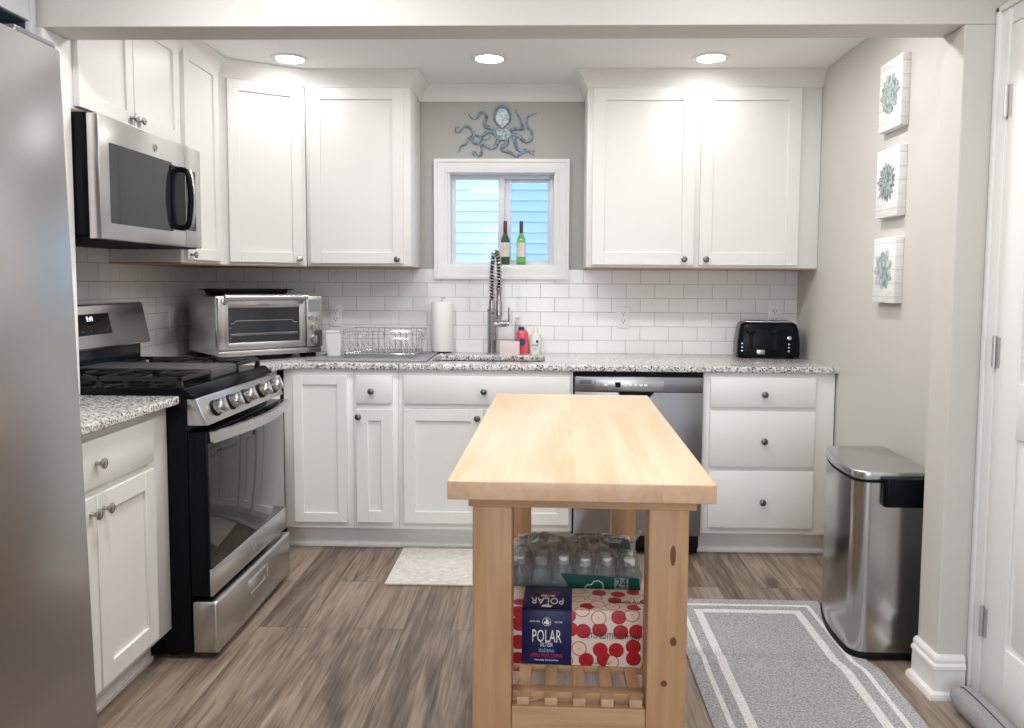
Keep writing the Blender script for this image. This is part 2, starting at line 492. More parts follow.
M['sagegreen'] = mat('sage_print', (0.20, 0.34, 0.30), 0.35)
M['teal'] = mat('dark_teal_lining', (0.028, 0.055, 0.085), 0.6)
M['succ1'] = speckle_mat('succulent_sage', (0.17, 0.23, 0.23), (0.56, 0.62, 0.62), 60, rough=0.7, bump=0.1)
M['succ2'] = speckle_mat('succulent_slate', (0.10, 0.14, 0.16), (0.48, 0.54, 0.54), 80, rough=0.7, bump=0.1)
M['succ3'] = speckle_mat('succulent_mint', (0.20, 0.28, 0.29), (0.58, 0.65, 0.64), 40, rough=0.7, bump=0.1)
M['canvas'] = succulent_canvas_mat('white_plank_print', 0)
M['canvas_edge'] = succulent_canvas_mat('plank_print_edge', 3)
M['cubby'] = mat('shade_toned_white_paint', (0.56, 0.58, 0.61), 0.4)  # white cubby frame, its shade mixed into the grey colour
M['hinge'] = mat('satin_hinge', (0.62, 0.61, 0.60), 0.45, 1.0)
M['ovenin'] = mat('oven_cavity', (0.020, 0.026, 0.032), 0.10, coat=0.4)

# ------------------------------------------------------------------ builders
WORLD = {}


class B:
    """collects shapes into one mesh"""

    def __init__(self, m=None):
        self.bm = bmesh.new()
        self.m = m or Matrix.Identity(4)

    def _merge(self, t, mi=0):
        for f in t.faces:
            f.material_index = mi
        me = bpy.data.meshes.new('t')
        t.to_mesh(me)
        t.free()
        me.transform(self.m)
        self.bm.from_mesh(me)
        bpy.data.meshes.remove(me)

    def box(self, x0, x1, y0, y1, z0, z1, bev=0.0, seg=2, mi=0, rot=None):
        t = bmesh.new()
        bmesh.ops.create_cube(t, size=1.0)
        for v in t.verts:
            v.co = Vector(((x0 + x1) / 2 + v.co.x * (x1 - x0), (y0 + y1) / 2 + v.co.y * (y1 - y0), (z0 + z1) / 2 + v.co.z * (z1 - z0)))
        if bev:
            bmesh.ops.bevel(t, geom=t.edges[:], offset=bev, segments=seg, profile=0.5, affect='EDGES', clamp_overlap=True)
        if rot is not None:
            bmesh.ops.transform(t, matrix=rot, verts=t.verts)
        self._merge(t, mi)
        return self

    def prism(self, pts, z0, z1, bev=0.0, mi=0, plane='xy', seg=2):
        """pts polygon in the plane, pushed from z0 to z1 along the third axis"""
        t = bmesh.new()
        def P(a, b, c):
            return (a, b, c) if plane == 'xy' else ((a, c, b) if plane == 'xz' else (c, a, b))
        lo = [t.verts.new(P(a, b, z0)) for a, b in pts]
        hi = [t.verts.new(P(a, b, z1)) for a, b in pts]
        n = len(pts)
        t.faces.new(lo); t.faces.new(hi)
        for i in range(n):
            t.faces.new((lo[i], lo[(i + 1) % n], hi[(i + 1) % n], hi[i]))
        bmesh.ops.recalc_face_normals(t, faces=t.faces)
        if bev:
            es = [e for e in t.edges if len(e.link_faces) == 2 and e.calc_face_angle() > 0.5]
            bmesh.ops.bevel(t, geom=es, offset=bev, segments=seg, profile=0.5, affect='EDGES', clamp_overlap=True)
        self._merge(t, mi)
        return self

    def lathe(self, prof, c=(0, 0, 0), axis=(0, 0, 1), n=24, mi=0, squash=1.0):
        """prof: (radius, height) pairs along the axis from c"""
        t = bmesh.new()
        rings = []
        for r, h in prof:
            if r < 1e-6:
                rings.append([t.verts.new((0, 0, h))])
            else:
                rings.append([t.verts.new((r * math.cos(2 * math.pi * i / n), squash * r * math.sin(2 * math.pi * i / n), h)) for i in range(n)])
        for a, b in zip(rings, rings[1:]):
            for i in range(n):
                j = (i + 1) % n
                if len(a) == 1 and len(b) > 1:
                    t.faces.new((a[0], b[i], b[j]))
                elif len(b) == 1 and len(a) > 1:
                    t.faces.new((a[i], b[0], a[j]))
                elif len(a) > 1:
                    t.faces.new((a[i], b[i], b[j], a[j]))
        if len(rings[0]) > 1:
            t.faces.new(rings[0])
        if len(rings[-1]) > 1:
            t.faces.new(rings[-1])
        bmesh.ops.recalc_face_normals(t, faces=t.faces)
        q = Vector((0, 0, 1)).rotation_difference(Vector(axis).normalized()).to_matrix().to_4x4()
        bmesh.ops.transform(t, matrix=Matrix.Translation(c) @ q, verts=t.verts)
        self._merge(t, mi)
        return self

    def tube(self, pts, r, n=8, closed=False, mi=0, flat=1.0):
        """round bar along points; r a number or one per point; flat squashes it along y"""
        t = bmesh.new()
        pts = [Vector(p) for p in pts]
        k = len(pts)
        rs = r if isinstance(r, (list, tuple)) else [r] * k
        rings = []
        up = None
        for i, p in enumerate(pts):
            if closed:
                d = (pts[(i + 1) % k] - pts[i - 1]).normalized()
            else:
                d = (pts[min(i + 1, k - 1)] - pts[max(i - 1, 0)]).normalized()
            if up is None:
                up = Vector((0, 1, 0)) if abs(d.y) < 0.9 else Vector((0, 0, 1))
            s = d.cross(up)
            if s.length < 1e-5:
                s = d.cross(Vector((1, 0, 0)))
            s.normalize()
            u = s.cross(d).normalized()
            up = u
            ring = []
            for j in range(n):
                a = 2 * math.pi * j / n
                o = s * math.cos(a) * rs[i] + u * math.sin(a) * rs[i]
                o.y *= flat
                ring.append(t.verts.new(p + o))
            rings.append(ring)
        m = k if closed else k - 1
        for i in range(m):
            a, b = rings[i], rings[(i + 1) % k]
            for j in range(n):
                t.faces.new((a[j], a[(j + 1) % n], b[(j + 1) % n], b[j]))
        if not closed:
            t.faces.new(rings[0]); t.faces.new(rings[-1])
        bmesh.ops.recalc_face_normals(t, faces=t.faces)
        self._merge(t, mi)
        return self

    def text(self, body, size, m, mi=0, depth=0.0004, squeeze=1.0):
        cu_ = bpy.data.curves.new('t', 'FONT')
        cu_.body = body
        cu_.size = size
        cu_.align_x = 'CENTER'
        cu_.align_y = 'CENTER'
        cu_.extrude = depth
        cu_.resolution_u = 2
        o = bpy.data.objects.new('t', cu_)
        COL.objects.link(o)
        bpy.context.view_layer.update()
        me = bpy.data.meshes.new_from_object(o.evaluated_get(bpy.context.evaluated_depsgraph_get()))
        t = bmesh.new()
        t.from_mesh(me)
        bmesh.ops.transform(t, matrix=m @ Matrix.Diagonal((squeeze, 1, 1, 1)), verts=t.verts)
        self._merge(t, mi)
        bpy.data.meshes.remove(me)
        bpy.data.objects.remove(o)
        bpy.data.curves.remove(cu_)
        return self

    def build(self, name, mats, parent=None, smooth=True):
        me = bpy.data.meshes.new(name)
        root = parent
        while root is not None and root.parent is not None:
            root = root.parent
        if root is not None and WORLD.get(root.name):
            bmesh.ops.translate(self.bm, vec=-root.location, verts=self.bm.verts)
        self.bm.to_mesh(me)
        self.bm.free()
        for mm in (mats if isinstance(mats, (list, tuple)) else [mats]):
            me.materials.append(mm)
        if smooth:
            me.polygons.foreach_set('use_smooth', [True] * len(me.polygons))
            try:
                me.set_sharp_from_angle(angle=R(38))
            except Exception:
                pass
        o = bpy.data.objects.new(name, me)
        COL.objects.link(o)
        if parent is not None:
            o.parent = parent
        return o


def tag(o, label, cat, group=None):
    o['label'] = label
    o['category'] = cat
    if group:
        o['group'] = group
    return o


def thing(name, label, cat, loc=(0, 0, 0), rotz=0.0, group=None, world=True):
    """an Empty at the thing's base; world=True: its parts are given in room coordinates"""
    o = bpy.data.objects.new(name, None)
    o.empty_display_size = 0.05
    COL.objects.link(o)
    o.location = loc
    o.rotation_euler = (0, 0, rotz)
    tag(o, label, cat, group)
    if world:
        WORLD[o.name] = True
    return o


def struct(name, b, m, parent=None, smooth=False):
    o = b.build(name, m, parent, smooth)
    if parent is None:
        o['kind'] = 'structure'
    return o


def copy_thing(root, loc, label):
    c = root.copy()
    COL.objects.link(c)
    c.location = loc
    c['label'] = label
    for ch in root.children:
        d = ch.copy(); COL.objects.link(d); d.parent = c
        for g in ch.children:
            e = g.copy(); COL.objects.link(e); e.parent = d
    return c


def frame(x, y, z, ang):
    """local x along the front, local y into the wall, local z up"""
    return Matrix.Translation((x, y, z)) @ Matrix.Rotation(ang, 4, 'Z')


def catmull(pts, k=6):
    pts = [Vector(p) for p in pts]
    out = []
    P = [pts[0]] + pts + [pts[-1]]
    for i in range(1, len(P) - 2):
        p0, p1, p2, p3 = P[i - 1], P[i], P[i + 1], P[i + 2]
        for j in range(k):
            t = j / k
            out.append(0.5 * ((2 * p1) + (-p0 + p2) * t + (2 * p0 - 5 * p1 + 4 * p2 - p3) * t * t + (-p0 + 3 * p1 - 3 * p2 + p3) * t ** 3))
    out.append(pts[-1])
    return out


def rrect(x0, x1, y0, y1, r, n=5):
    out = []
    for cx, cy, a0 in ((x1 - r, y1 - r, 0), (x0 + r, y1 - r, 90), (x0 + r, y0 + r, 180), (x1 - r, y0 + r, 270)):
        for i in range(n + 1):
            a = R(a0 + 90 * i / n)
            out.append((cx + r * math.cos(a), cy + r * math.sin(a)))
    return out


# ------------------------------------------------------------------ room dimensions
XL, XR = -1.894, 1.365          # side walls
YB = 4.220                      # rear kitchen wall
YF = 3.610                      # face frames of the rear base run
XF = -1.264                     # face frames of the left base run
ZC = 2.350                      # kitchen ceiling
ZF = 2.440                      # ceiling of the room in front
YK0, YK1 = 2.395, 2.525         # beam and column
YREAR = -3.2
CT = 0.914                      # worktop height
CB = 0.885

# ------------------------------------------------------------------ the setting
struct('floor', B().box(XL - 0.15, XR + 0.15, YREAR - 0.15, YB + 0.15, -0.06, 0.0), M['floor'])
struct('ceiling', B().box(XL - 0.15, XR + 0.15, YK1 - 0.02, YB + 0.15, ZC, ZC + 0.14).box(XL - 0.15, XR + 0.15, YREAR - 0.15, YK1 - 0.02, ZF, ZF + 0.05), M['ceil'])
struct('wall_left', B().box(XL - 0.12, XL, YREAR, YB + 0.12, 0, ZF), M['wall'])
struct('wall_right', B().box(XR, XR + 0.12, YREAR, YB + 0.12, 0, ZF), M['wall'])
# rear wall of the kitchen, with the window opening
WX0, WX1, WZ0, WZ1 = -0.535, 0.057, 1.383, 1.901
b = B()
b.box(XL, WX0, YB, YB + 0.14, 0, ZC).box(WX1, XR, YB, YB + 0.14, 0, ZC)
b.box(WX0, WX1, YB, YB + 0.14, 0, WZ0).box(WX0, WX1, YB, YB + 0.14, WZ1, ZC)
struct('wall_back', b, M['wallback'])
# wall behind the camera; its unseen opening is assumed, to let light in
b = B()
b.box(XL, -1.0, YREAR - 0.12, YREAR, 0, ZF).box(1.0, XR, YREAR - 0.12, YREAR, 0, ZF)
b.box(-1.0, 1.0, YREAR - 0.12, YREAR, 0, 0.25).box(-1.0, 1.0, YREAR - 0.12, YREAR, 2.25, ZF)
struct('wall_front', b, M['wall'])
# header beam, its column on the right and its wall stub on the left
struct('beam', B().box(XL, XR, YK0, YK1, 2.077, ZF, 0.002), M['wall'])
struct('pillar', B().box(1.249, XR, YK0, YK1, 0, 2.077, 0.004), M['wall'])
struct('wall_stub', B().box(XL, -1.557, YK0, YK1, CT, 2.077, 0.002), M['trim'])

# tile splashbacks
struct('wall_back_tile', B().box(XL, -0.605, YB - 0.008, YB, CT, 1.371).box(0.127, XR, YB - 0.008, YB, CT, 1.371).box(-0.605, 0.127, YB - 0.008, YB, CT, 1.318), M['tile_back'])
struct('wall_left_tile', B().box(XL, XL + 0.008, YK1, YB - 0.008, CT, 1.80), M['tile_left'])

# moulded baseboard wrapped round the column
def mould(b, path, prof, closed=False):
    """sweep a (out, up) profile along a 2D path; 'out' is to the right of travel"""
    t = bmesh.new()
    rings = []
    k = len(path)
    for i, p in enumerate(path):
        p = Vector(p)
        d0 = (p - Vector(path[i - 1])).normalized() if i > 0 else None
        d1 = (Vector(path[i + 1]) - p).normalized() if i < k - 1 else None
        n0 = Vector((d0.y, -d0.x)) if d0 else None
        n1 = Vector((d1.y, -d1.x)) if d1 else None
        if n0 and n1:
            h = (n0 + n1)
            h = h / max(0.2, h.dot(n0))
        else:
            h = n0 or n1
        rings.append([t.verts.new((p.x + h.x * o, p.y + h.y * o, z)) for o, z in prof])
    m = len(prof)
    for a, c in zip(rings, rings[1:]):
        for j in range(m):
            t.faces.new((a[j], c[j], c[(j + 1) % m], a[(j + 1) % m]))
    t.faces.new(rings[0]); t.faces.new(rings[-1])
    bmesh.ops.recalc_face_normals(t, faces=t.faces)
    b._merge(t)
    return b


base_prof = [(0, 0), (0.036, 0), (0.035, 0.010), (0.030, 0.018), (0.017, 0.021), (0.016, 0.088), (0.021, 0.094), (0.020, 0.104), (0.013, 0.110), (0.015, 0.117), (0.012, 0.128), (0.005, 0.134), (0, 0.134)]
pth = [(1.249, YK1), (1.249, YK0), (1.330, YK0)]
b = B()
# travel towards the camera then to the right: outside of the column lies on the right-hand side
mould(b, pth, base_prof)
struct('baseboard_right', b, M['trim'], smooth=True)

# crown moulding: cupboards on the left, over the window, cupboards on the right
crown = [(0, -0.080), (0.006, -0.080), (0.008, -0.070), (0.014, -0.062), (0.022, -0.040), (0.038, -0.022), (0.052, -0.012), (0.056, -0.010), (0.056, 0.0), (0, 0.0)]
crown = [(o, ZC + z) for o, z in crown]
FU = 3.915                       # face frames of the rear wall cupboards
XU = -1.569                      # face frames of the left wall cupboards
DA, DB = (-1.569, 3.700), (-1.215, FU)
struct('trim_1', mould(B(), [(XU, YK1), (XU, DA[1] - 0.0), DB, (-0.683, FU), (-0.683, YB)], crown), M['cab'], smooth=True)
struct('trim_2', mould(B(), [(-0.683, YB), (0.206, YB)], [(o * 1.0, z) for o, z in crown]), M['trim'], smooth=True)
struct('trim_3', mould(B(), [(0.206, YB), (0.206, FU), (XR, FU)], crown), M['cab'], smooth=True)

# kitchen window: casing, sill board, vinyl frame, fixed sash, sliding sash, panes
wroot = bpy.data.objects.new('window_1', None)
COL.objects.link(wroot)
wroot.location = ((WX0 + WX1) / 2, YB, WZ0)
wroot['kind'] = 'structure'
WORLD[wroot.name] = True
b = B()
cx0, cx1, cz0, cz1 = -0.605, 0.127, 1.318, 1.963
def casing_ring(b, x0, x1, z0, z1, ix0, ix1, iz0, iz1, y0, y1, inner_t):
    # mitred, with a raised outer bead and thinner inner edge
    steps = [(0.0, y1), (0.0, y0), (0.016, y0), (0.020, y0 + 0.006), (0.048, y0 + 0.008), (0.056, y0 + 0.013), (1.0, y0 + 0.013), (1.0, y1)]
    t = bmesh.new()
    rings = []
    w = ix0 - x0
    for s, y in steps:
        o = w if s == 1.0 else s
        rings.append([t.verts.new(p) for p in ((x0 + o, y, z0 + o), (x1 - o, y, z0 + o), (x1 - o, y, z1 - o), (x0 + o, y, z1 - o))])
    k = len(rings)
    for i in range(k):
        a, c = rings[i], rings[(i + 1) % k]
        for j in range(4):
            t.faces.new((a[j], a[(j + 1) % 4], c[(j + 1) % 4], c[j]))
    bmesh.ops.recalc_face_normals(t, faces=t.faces)
    b._merge(t)
casing_ring(b, cx0, cx1, cz0, cz1, WX0, WX1, WZ0, WZ1, YB - 0.028, YB, 0.015)
b.build('casing', M['trim'], wroot)
b = B()
b.box(WX0, WX1, YB, YB + 0.12, WZ0 - 0.001, WZ0 + 0.012, 0.001).box(WX0, WX0 + 0.012, YB, YB + 0.12, WZ0 + 0.012, WZ1)
b.box(WX1 - 0.012, WX1, YB, YB + 0.12, WZ0 + 0.012, WZ1).box(WX0 + 0.012, WX1 - 0.012, YB, YB + 0.12, WZ1 - 0.012, WZ1)
b.build('jamb', M['trim'], wroot, False)
fx0, fx1, fz0, fz1 = WX0 + 0.012, WX1 - 0.012, WZ0 + 0.012, WZ1 - 0.012
b = B()
yf0, yf1 = YB + 0.075, YB + 0.125
b.box(fx0, fx0 + 0.022, yf0, yf1, fz0, fz1, 0.002).box(fx1 - 0.022, fx1, yf0, yf1, fz0, fz1, 0.002)
b.box(fx0 + 0.0222, fx1 - 0.0222, yf0, yf1, fz0, fz0 + 0.018, 0.002).box(fx0 + 0.0222, fx1 - 0.0222, yf0, yf1, fz1 - 0.020, fz1, 0.002)
b.box(-0.262, -0.228, yf0 - 0.006, yf1, fz0 + 0.01, fz1 - 0.01, 0.002)
b.build('vinyl_frame', M['vinyl'], wroot)
b = B()
sx0, sx1 = -0.226, fx1 - 0.020
b.box(sx0, sx0 + 0.034, yf0 + 0.02, yf1 - 0.001, fz0 + 0.0185, fz1 - 0.0205, 0.002).box(sx1 - 0.016, sx1, yf0 + 0.02, yf1 - 0.001, fz0 + 0.0185, fz1 - 0.0205, 0.002)
b.box(sx0 + 0.0342, sx1 - 0.0162, yf0 + 0.022, yf1 - 0.002, fz0 + 0.0185, fz0 + 0.030, 0.002).box(sx0 + 0.0342, sx1 - 0.0162, yf0 + 0.022, yf1 - 0.002, fz1 - 0.034, fz1 - 0.0205, 0.002)
b.build('sliding_sash', M['vinyl'], wroot)
B().box(fx0 + 0.02, -0.24, yf1 - 0.022, yf1 - 0.018, fz0 + 0.016, fz1 - 0.018).build('pane', M['pane'], wroot, False)
B().box(sx0 + 0.03, sx1 - 0.012, yf1 - 0.022, yf1 - 0.018, fz0 + 0.026, fz1 - 0.03).build('pane', M['screen'], wroot, False)

# outside: lap siding of the house next door and the ground between
b = B()
z = 0.0
while z < 4.4:
    b.prism([(7.2, z), (7.206, z + 0.098), (7.26, z + 0.098), (7.26, z)], -4.0, 4.0, plane='yz')
    b.box(-4, 4, 7.192, 7.2005, z, z + 0.006)
    z += 0.098
struct('exterior_siding_wall', b, M['siding'])
struct('exterior_ground', B().box(-6, 6, YB + 0.16, 7.3, -0.4, -0.3), M['ground'])

# ------------------------------------------------------------------ door on the right
droot = bpy.data.objects.new('door_1', None)
COL.objects.link(droot)
droot.location = (XR, 1.9, 0)
droot['kind'] = 'structure'
WORLD[droot.name] = True
DY1, DY0, DZ = 2.325, 1.515, 2.052
b = B()
# casing profile on the hinge side, head and latch side
def casing_run(b, y0, y1, z0, z1):
    b.box(XR - 0.018, XR, y0, y1, z0, z1, 0.002)
casing_run(b, DY1, DY1 + 0.067, 0, DZ + 0.070)
casing_run(b, DY0 - 0.067, DY0, 0, DZ + 0.070)
casing_run(b, DY0, DY1, DZ + 0.003, DZ + 0.070)
b.box(XR - 0.028, XR - 0.017, DY1 + 0.050, DY1 + 0.067, 0, DZ + 0.070, 0.003)
b.box(XR - 0.028, XR - 0.017, DY0 - 0.067, DY1 + 0.067, DZ + 0.053, DZ + 0.070, 0.003)
b.box(XR - 0.022, XR - 0.017, DY1 + 0.004, DY1 + 0.016, 0, DZ + 0.016, 0.002)
b.build('casing', M['trim'], droot)
b = B()
TH0 = XR - 0.012
b.box(TH0, XR - 0.0005, DY0 + 0.003, DY1 - 0.003, 0.012, DZ - 0.001)
XD = XR - 0.020
rails = [(0.012, 0.24), (0.86, 1.02), (1.66, 1.78), (1.93, DZ)]
mid = (DY0 + DY1) / 2
for z0, z1 in rails:
    for y0, y1 in ((DY0 + 0.115, mid - 0.05), (mid + 0.05, DY1 - 0.115)):
        b.box(XD + 0.0004, TH0 + 0.001, y0 - 0.002, y1 + 0.002, z0, z1, 0.002)
for y0, y1 in ((DY0 + 0.003, DY0 + 0.115), (DY1 - 0.115, DY1 - 0.003), (mid - 0.05, mid + 0.05)):
    b.box(XD, TH0 + 0.001, y0, y1, 0.012, DZ, 0.002)
for y0, y1 in ((DY0 + 0.115, mid - 0.05), (mid + 0.05, DY1 - 0.115)):
    for z0, z1 in ((0.24, 0.86), (1.02, 1.66), (1.78, 1.93)):
        b.box(XD + 0.002, TH0 + 0.006, y0 + 0.022, y1 - 0.022, z0 + 0.022, z1 - 0.022, 0.005, 2)
b.build('door_slab', M['trim'], droot)
for hz in (1.835, 1.10, 0.275):
    b = B()
    b.lathe([(0.0, -0.048), (0.006, -0.046), (0.006, 0.046), (0.0, 0.050)], (XR - 0.026, DY1 - 0.001, hz), n=12)
    b.box(XR - 0.0215, XR - 0.0195, DY1 - 0.022, DY1 - 0.004, hz - 0.045, hz + 0.045)
    b.box(XR - 0.0195, XR - 0.0175, DY1 + 0.003, DY1 + 0.014, hz - 0.045, hz + 0.045)
    b.build('hinge', M['hinge'], droot)


# ------------------------------------------------------------------ cupboard parts
def shaker(b, x0, x1, z0, z1, rail=0.060, th=0.019, rec=0.009):
    e = 0.0014
    b.box(x0, x0 + rail, -th, 0, z0, z1, e, 1)
    b.box(x1 - rail, x1, -th, 0, z0, z1, e, 1)
    b.box(x0 + rail - 0.001, x1 - rail + 0.001, -th, 0, z1 - rail, z1, e, 1)
    b.box(x0 + rail - 0.001, x1 - rail + 0.001, -th, 0, z0, z0 + rail, e, 1)
    b.box(x0 + rail - 0.004, x1 - rail + 0.004, -th + rec, -0.001, z0 + rail - 0.004, z1 - rail + 0.004)


def slab(b, x0, x1, z0, z1, th=0.019):
    b.box(x0, x1, -th, 0, z0, z1, 0.0025, 2)


KNOB = [(0.0, 0.0), (0.0075, 0.0), (0.0065, 0.004), (0.0052, 0.010), (0.006, 0.014), (0.0125, 0.019), (0.0155, 0.0225), (0.0150, 0.026), (0.0110, 0.0285), (0.0, 0.0295)]


def fronts(root, fr, items, knobmat):
    """items: (kind, name, x0, x1, z0, z1, rail, knob)"""
    for kind, nm, x0, x1, z0, z1, rail, knob in items:
        b = B(fr)
        if kind == 'shaker':
            shaker(b, x0, x1, z0, z1, rail)
        else:
            slab(b, x0, x1, z0, z1)
        d = b.build(nm, M['cab'], root)
        if knob:
            k = B(fr)
            k.lathe(KNOB, (knob[0], -0.019, knob[1]), (0, -1, 0), 18)
            k.build('knob', knobmat, d)


def base_cabinet(label, fr, w, items, depth=0.60, knobmat=None, toe=True, hollow=False, toe_x=(0.0, None)):
    o = fr.to_translation()
    root = thing('base_cabinet', label, 'cabinet', (o.x, o.y, 0), group='white base cupboards')
    b = B(fr)
    if hollow:
        b.box(0, 0.018, 0, depth, 0.115, CB, 0.001).box(w - 0.018, w, 0, depth, 0.115, CB, 0.001)
        b.box(0.018, w - 0.018, 0, 0.020, 0.115, 0.155).box(0.018, w - 0.018, 0, 0.020, 0.70, CB)
        b.box(0.018, 0.06, 0, 0.020, 0.155, 0.70).box(w - 0.06, w - 0.018, 0, 0.020, 0.155, 0.70)
        b.box(w / 2 - 0.03, w / 2 + 0.03, 0, 0.020, 0.155, 0.70)
        b.box(0.018, w - 0.018, 0.02, depth, 0.115, 0.135).box(0.018, w - 0.018, depth - 0.01, depth, 0.135, CB)
    else:
        b.box(0, w, 0, depth, 0.115, CB, 0.0015)
    b.build('body', M['cab'], root)
    if toe:
        b = B(fr)
        x1 = toe_x[1] if toe_x[1] is not None else w
        b.box(toe_x[0], x1, 0.075, 0.093, 0, 0.1148).box(toe_x[0], x1, 0.065, 0.075, 0, 0.018, 0.003)
        b.build('toe_kick', M['cab'], root)
    fronts(root, fr, items, knobmat or M['knobdark'])
    return root


# left base run, in front of the fridge side: local x = room y, local y = towards the left wall
LF = R(90)
base_cabinet('white two-door base cupboard with one wide drawer between fridge and stove', frame(XF, 1.655, 0, LF), 0.863, [
    ('slab', 'drawer', 0.100, 0.743, 0.722, 0.858, 0, (0.424, 0.790)),
    ('shaker', 'door', 0.020, 0.418, 0.140, 0.700, 0.058, (0.392, 0.655)),
    ('shaker', 'door', 0.424, 0.743, 0.140, 0.700, 0.058, (0.452, 0.655)),
], depth=0.628, knobmat=M['nickel'])
base_cabinet('narrow white base cupboard squeezed between stove and inside corner', frame(XF, 3.286, 0, LF), 0.300, [
    ('shaker', 'door', 0.018, 0.285, 0.145, 0.858, 0.050, None),
], depth=0.618, toe_x=(0.0, 0.30))
# rear base run
base_cabinet('white corner base cupboard with a plain shaker door and no knob', frame(-1.2415, YF, 0, 0), 0.3335, [
    ('shaker', 'door', 0.0495, 0.3055, 0.148, 0.856, 0.045, None),
], toe_x=(-0.02, 0.3335))
base_cabinet('slim white base cupboard with small drawer, beside the sink cupboard', frame(-0.9075, YF, 0, 0), 0.215, [
    ('slab', 'drawer', 0.0165, 0.1885, 0.724, 0.856, 0, (0.0925, 0.784)),
    ('shaker', 'door', 0.0165, 0.1895, 0.150, 0.696, 0.055, (0.0305, 0.662)),
])
base_cabinet('wide white sink cupboard with false drawer front below the worktop', frame(-0.692, YF, 0, 0), 0.827, [
    ('slab', 'drawer_front', 0.028, 0.813, 0.724, 0.858, 0, (0.409, 0.787)),
    ('shaker', 'door', 0.027, 0.404, 0.150, 0.699, 0.056, (0.378, 0.660)),
    ('shaker', 'door', 0.415, 0.813, 0.150, 0.699, 0.056, (0.441, 0.660)),
], hollow=True)
base_cabinet('white three-drawer base cupboard at the right end of the worktop', frame(0.746, YF, 0, 0), 0.611, [
    ('slab', 'drawer', 0.031, 0.518, 0.724, 0.862, 0, (0.278, 0.786)),
    ('slab', 'drawer', 0.031, 0.518, 0.441, 0.703, 0, (0.281, 0.566)),
    ('slab', 'drawer', 0.031, 0.518, 0.149, 0.420, 0, (0.281, 0.277)),
])


def wall_cabinet(name, label, fr, w, h, depth, items, knobmat=None):
    o = fr.to_translation()
    root = thing(name, label, 'cabinet', o, group='white wall cupboards')
    b = B(fr)
    b.box(0, w, 0, depth, 0.006, h, 0.0015)
    b.build('body', M['cab'], root)
    B(fr).box(0.002, w - 0.002, 0.004, depth, 0.0, 0.006).build('underside', M['plywood'], root, False)
    fronts(root, fr, items, knobmat or M['nickel'])
    return root


ZU0, ZU1 = 1.372, 2.290
UD = YB - 0.008 - FU
wall_cabinet('wall_cabinet', 'white two-door wall cupboard right of the window', frame(0.206, FU, ZU0, 0), XR - 0.206 - 0.002, ZU1 - ZU0, YB - FU - 0.001, [
    ('shaker', 'door', 0.027, 0.536, 0.019, 0.893, 0.062, (0.487, 0.047)),
    ('shaker', 'door', 0.563, 1.054, 0.019, 0.893, 0.062, (0.595, 0.047)),
], M['knobdark'])
wall_cabinet('wall_cabinet', 'white single-door wall cupboard left of the window', frame(-1.213, FU, ZU0, 0), 0.530, ZU1 - ZU0, YB - FU - 0.001, [
    ('shaker', 'door', 0.021, 0.496, 0.019, 0.893, 0.056, (0.466, 0.040)),
], M['knobdark'])
# diagonal corner cupboard
dx, dy = DB[0] - DA[0], DB[1] - DA[1]
dang = math.atan2(dy, dx)
dw = math.hypot(dx, dy)
root = thing('corner_wall_cabinet', 'white angled wall cupboard in the corner above the toaster oven', 'cabinet', (DA[0], DA[1], ZU0))
B().prism([(DA[0] + 0.0005, DA[1] + 0.0005), (DB[0] - 0.003, DB[1] + 0.001), (DB[0] - 0.003, YB - 0.002), (XL + 0.002, YB - 0.002), (XL + 0.002, DA[1] + 0.001)], ZU0 + 0.006, ZU1).build('body', M['cab'], root, False)
B().prism([(DA[0], DA[1] + 0.004), (DB[0] - 0.004, DB[1] + 0.004), (DB[0] - 0.004, YB - 0.01), (XL + 0.01, YB - 0.01), (XL + 0.01, DA[1] + 0.004)], ZU0, ZU0 + 0.006).build('underside', M['plywood'], root, False)
fronts(root, frame(DA[0], DA[1], ZU0, dang), [('shaker', 'door', 0.040, dw - 0.022, 0.019, 0.893, 0.052, (dw - 0.045, 0.040))], M['nickel'])
# left run
wall_cabinet('wall_cabinet', 'tall narrow white wall cupboard just beyond the microwave', frame(XU, 3.292, ZU0, LF), DA[1] - 3.292 - 0.002, ZU1 - ZU0, XU - XL - 0.009, [
    ('shaker', 'door', 0.026, 0.372, 0.019, 0.930, 0.050, (0.052, 0.040)),
])
wall_cabinet('wall_cabinet', 'short white two-door wall cupboard above the microwave', frame(XU, 2.530, 1.858, LF), 0.760, ZU1 - 1.858, XU - XL - 0.009, [
    ('shaker', 'door', 0.030, 0.376, 0.016, 0.440, 0.050, (0.350, 0.045)),
    ('shaker', 'door', 0.380, 0.744, 0.016, 0.440, 0.050, (0.406, 0.045)),
])

# cupboard with an open cubby above the fridge
root = thing('open_shelf_cabinet', 'white open cubby cupboard above the fridge, shade in its colour', 'cabinet', (XL, 0.75, 1.80))
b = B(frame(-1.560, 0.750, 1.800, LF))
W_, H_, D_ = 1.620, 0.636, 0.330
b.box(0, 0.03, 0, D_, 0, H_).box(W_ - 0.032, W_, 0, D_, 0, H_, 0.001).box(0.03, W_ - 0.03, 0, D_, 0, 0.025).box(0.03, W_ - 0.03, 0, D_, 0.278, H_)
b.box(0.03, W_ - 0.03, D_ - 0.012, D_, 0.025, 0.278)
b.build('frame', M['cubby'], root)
B(frame(-1.560, 0.750, 1.800, LF)).box(0.031, W_ - 0.034, D_ - 0.016, D_ - 0.012, 0.025, 0.278).box(W_ - 0.036, W_ - 0.033, 0.012, D_ - 0.02, 0.025, 0.278).box(0.031, W_ - 0.034, 0.012, D_ - 0.02, 0.274, 0.277).build('lining', M['teal'], root, False)  # thin dark teal sheets on the cubby's back, end and top

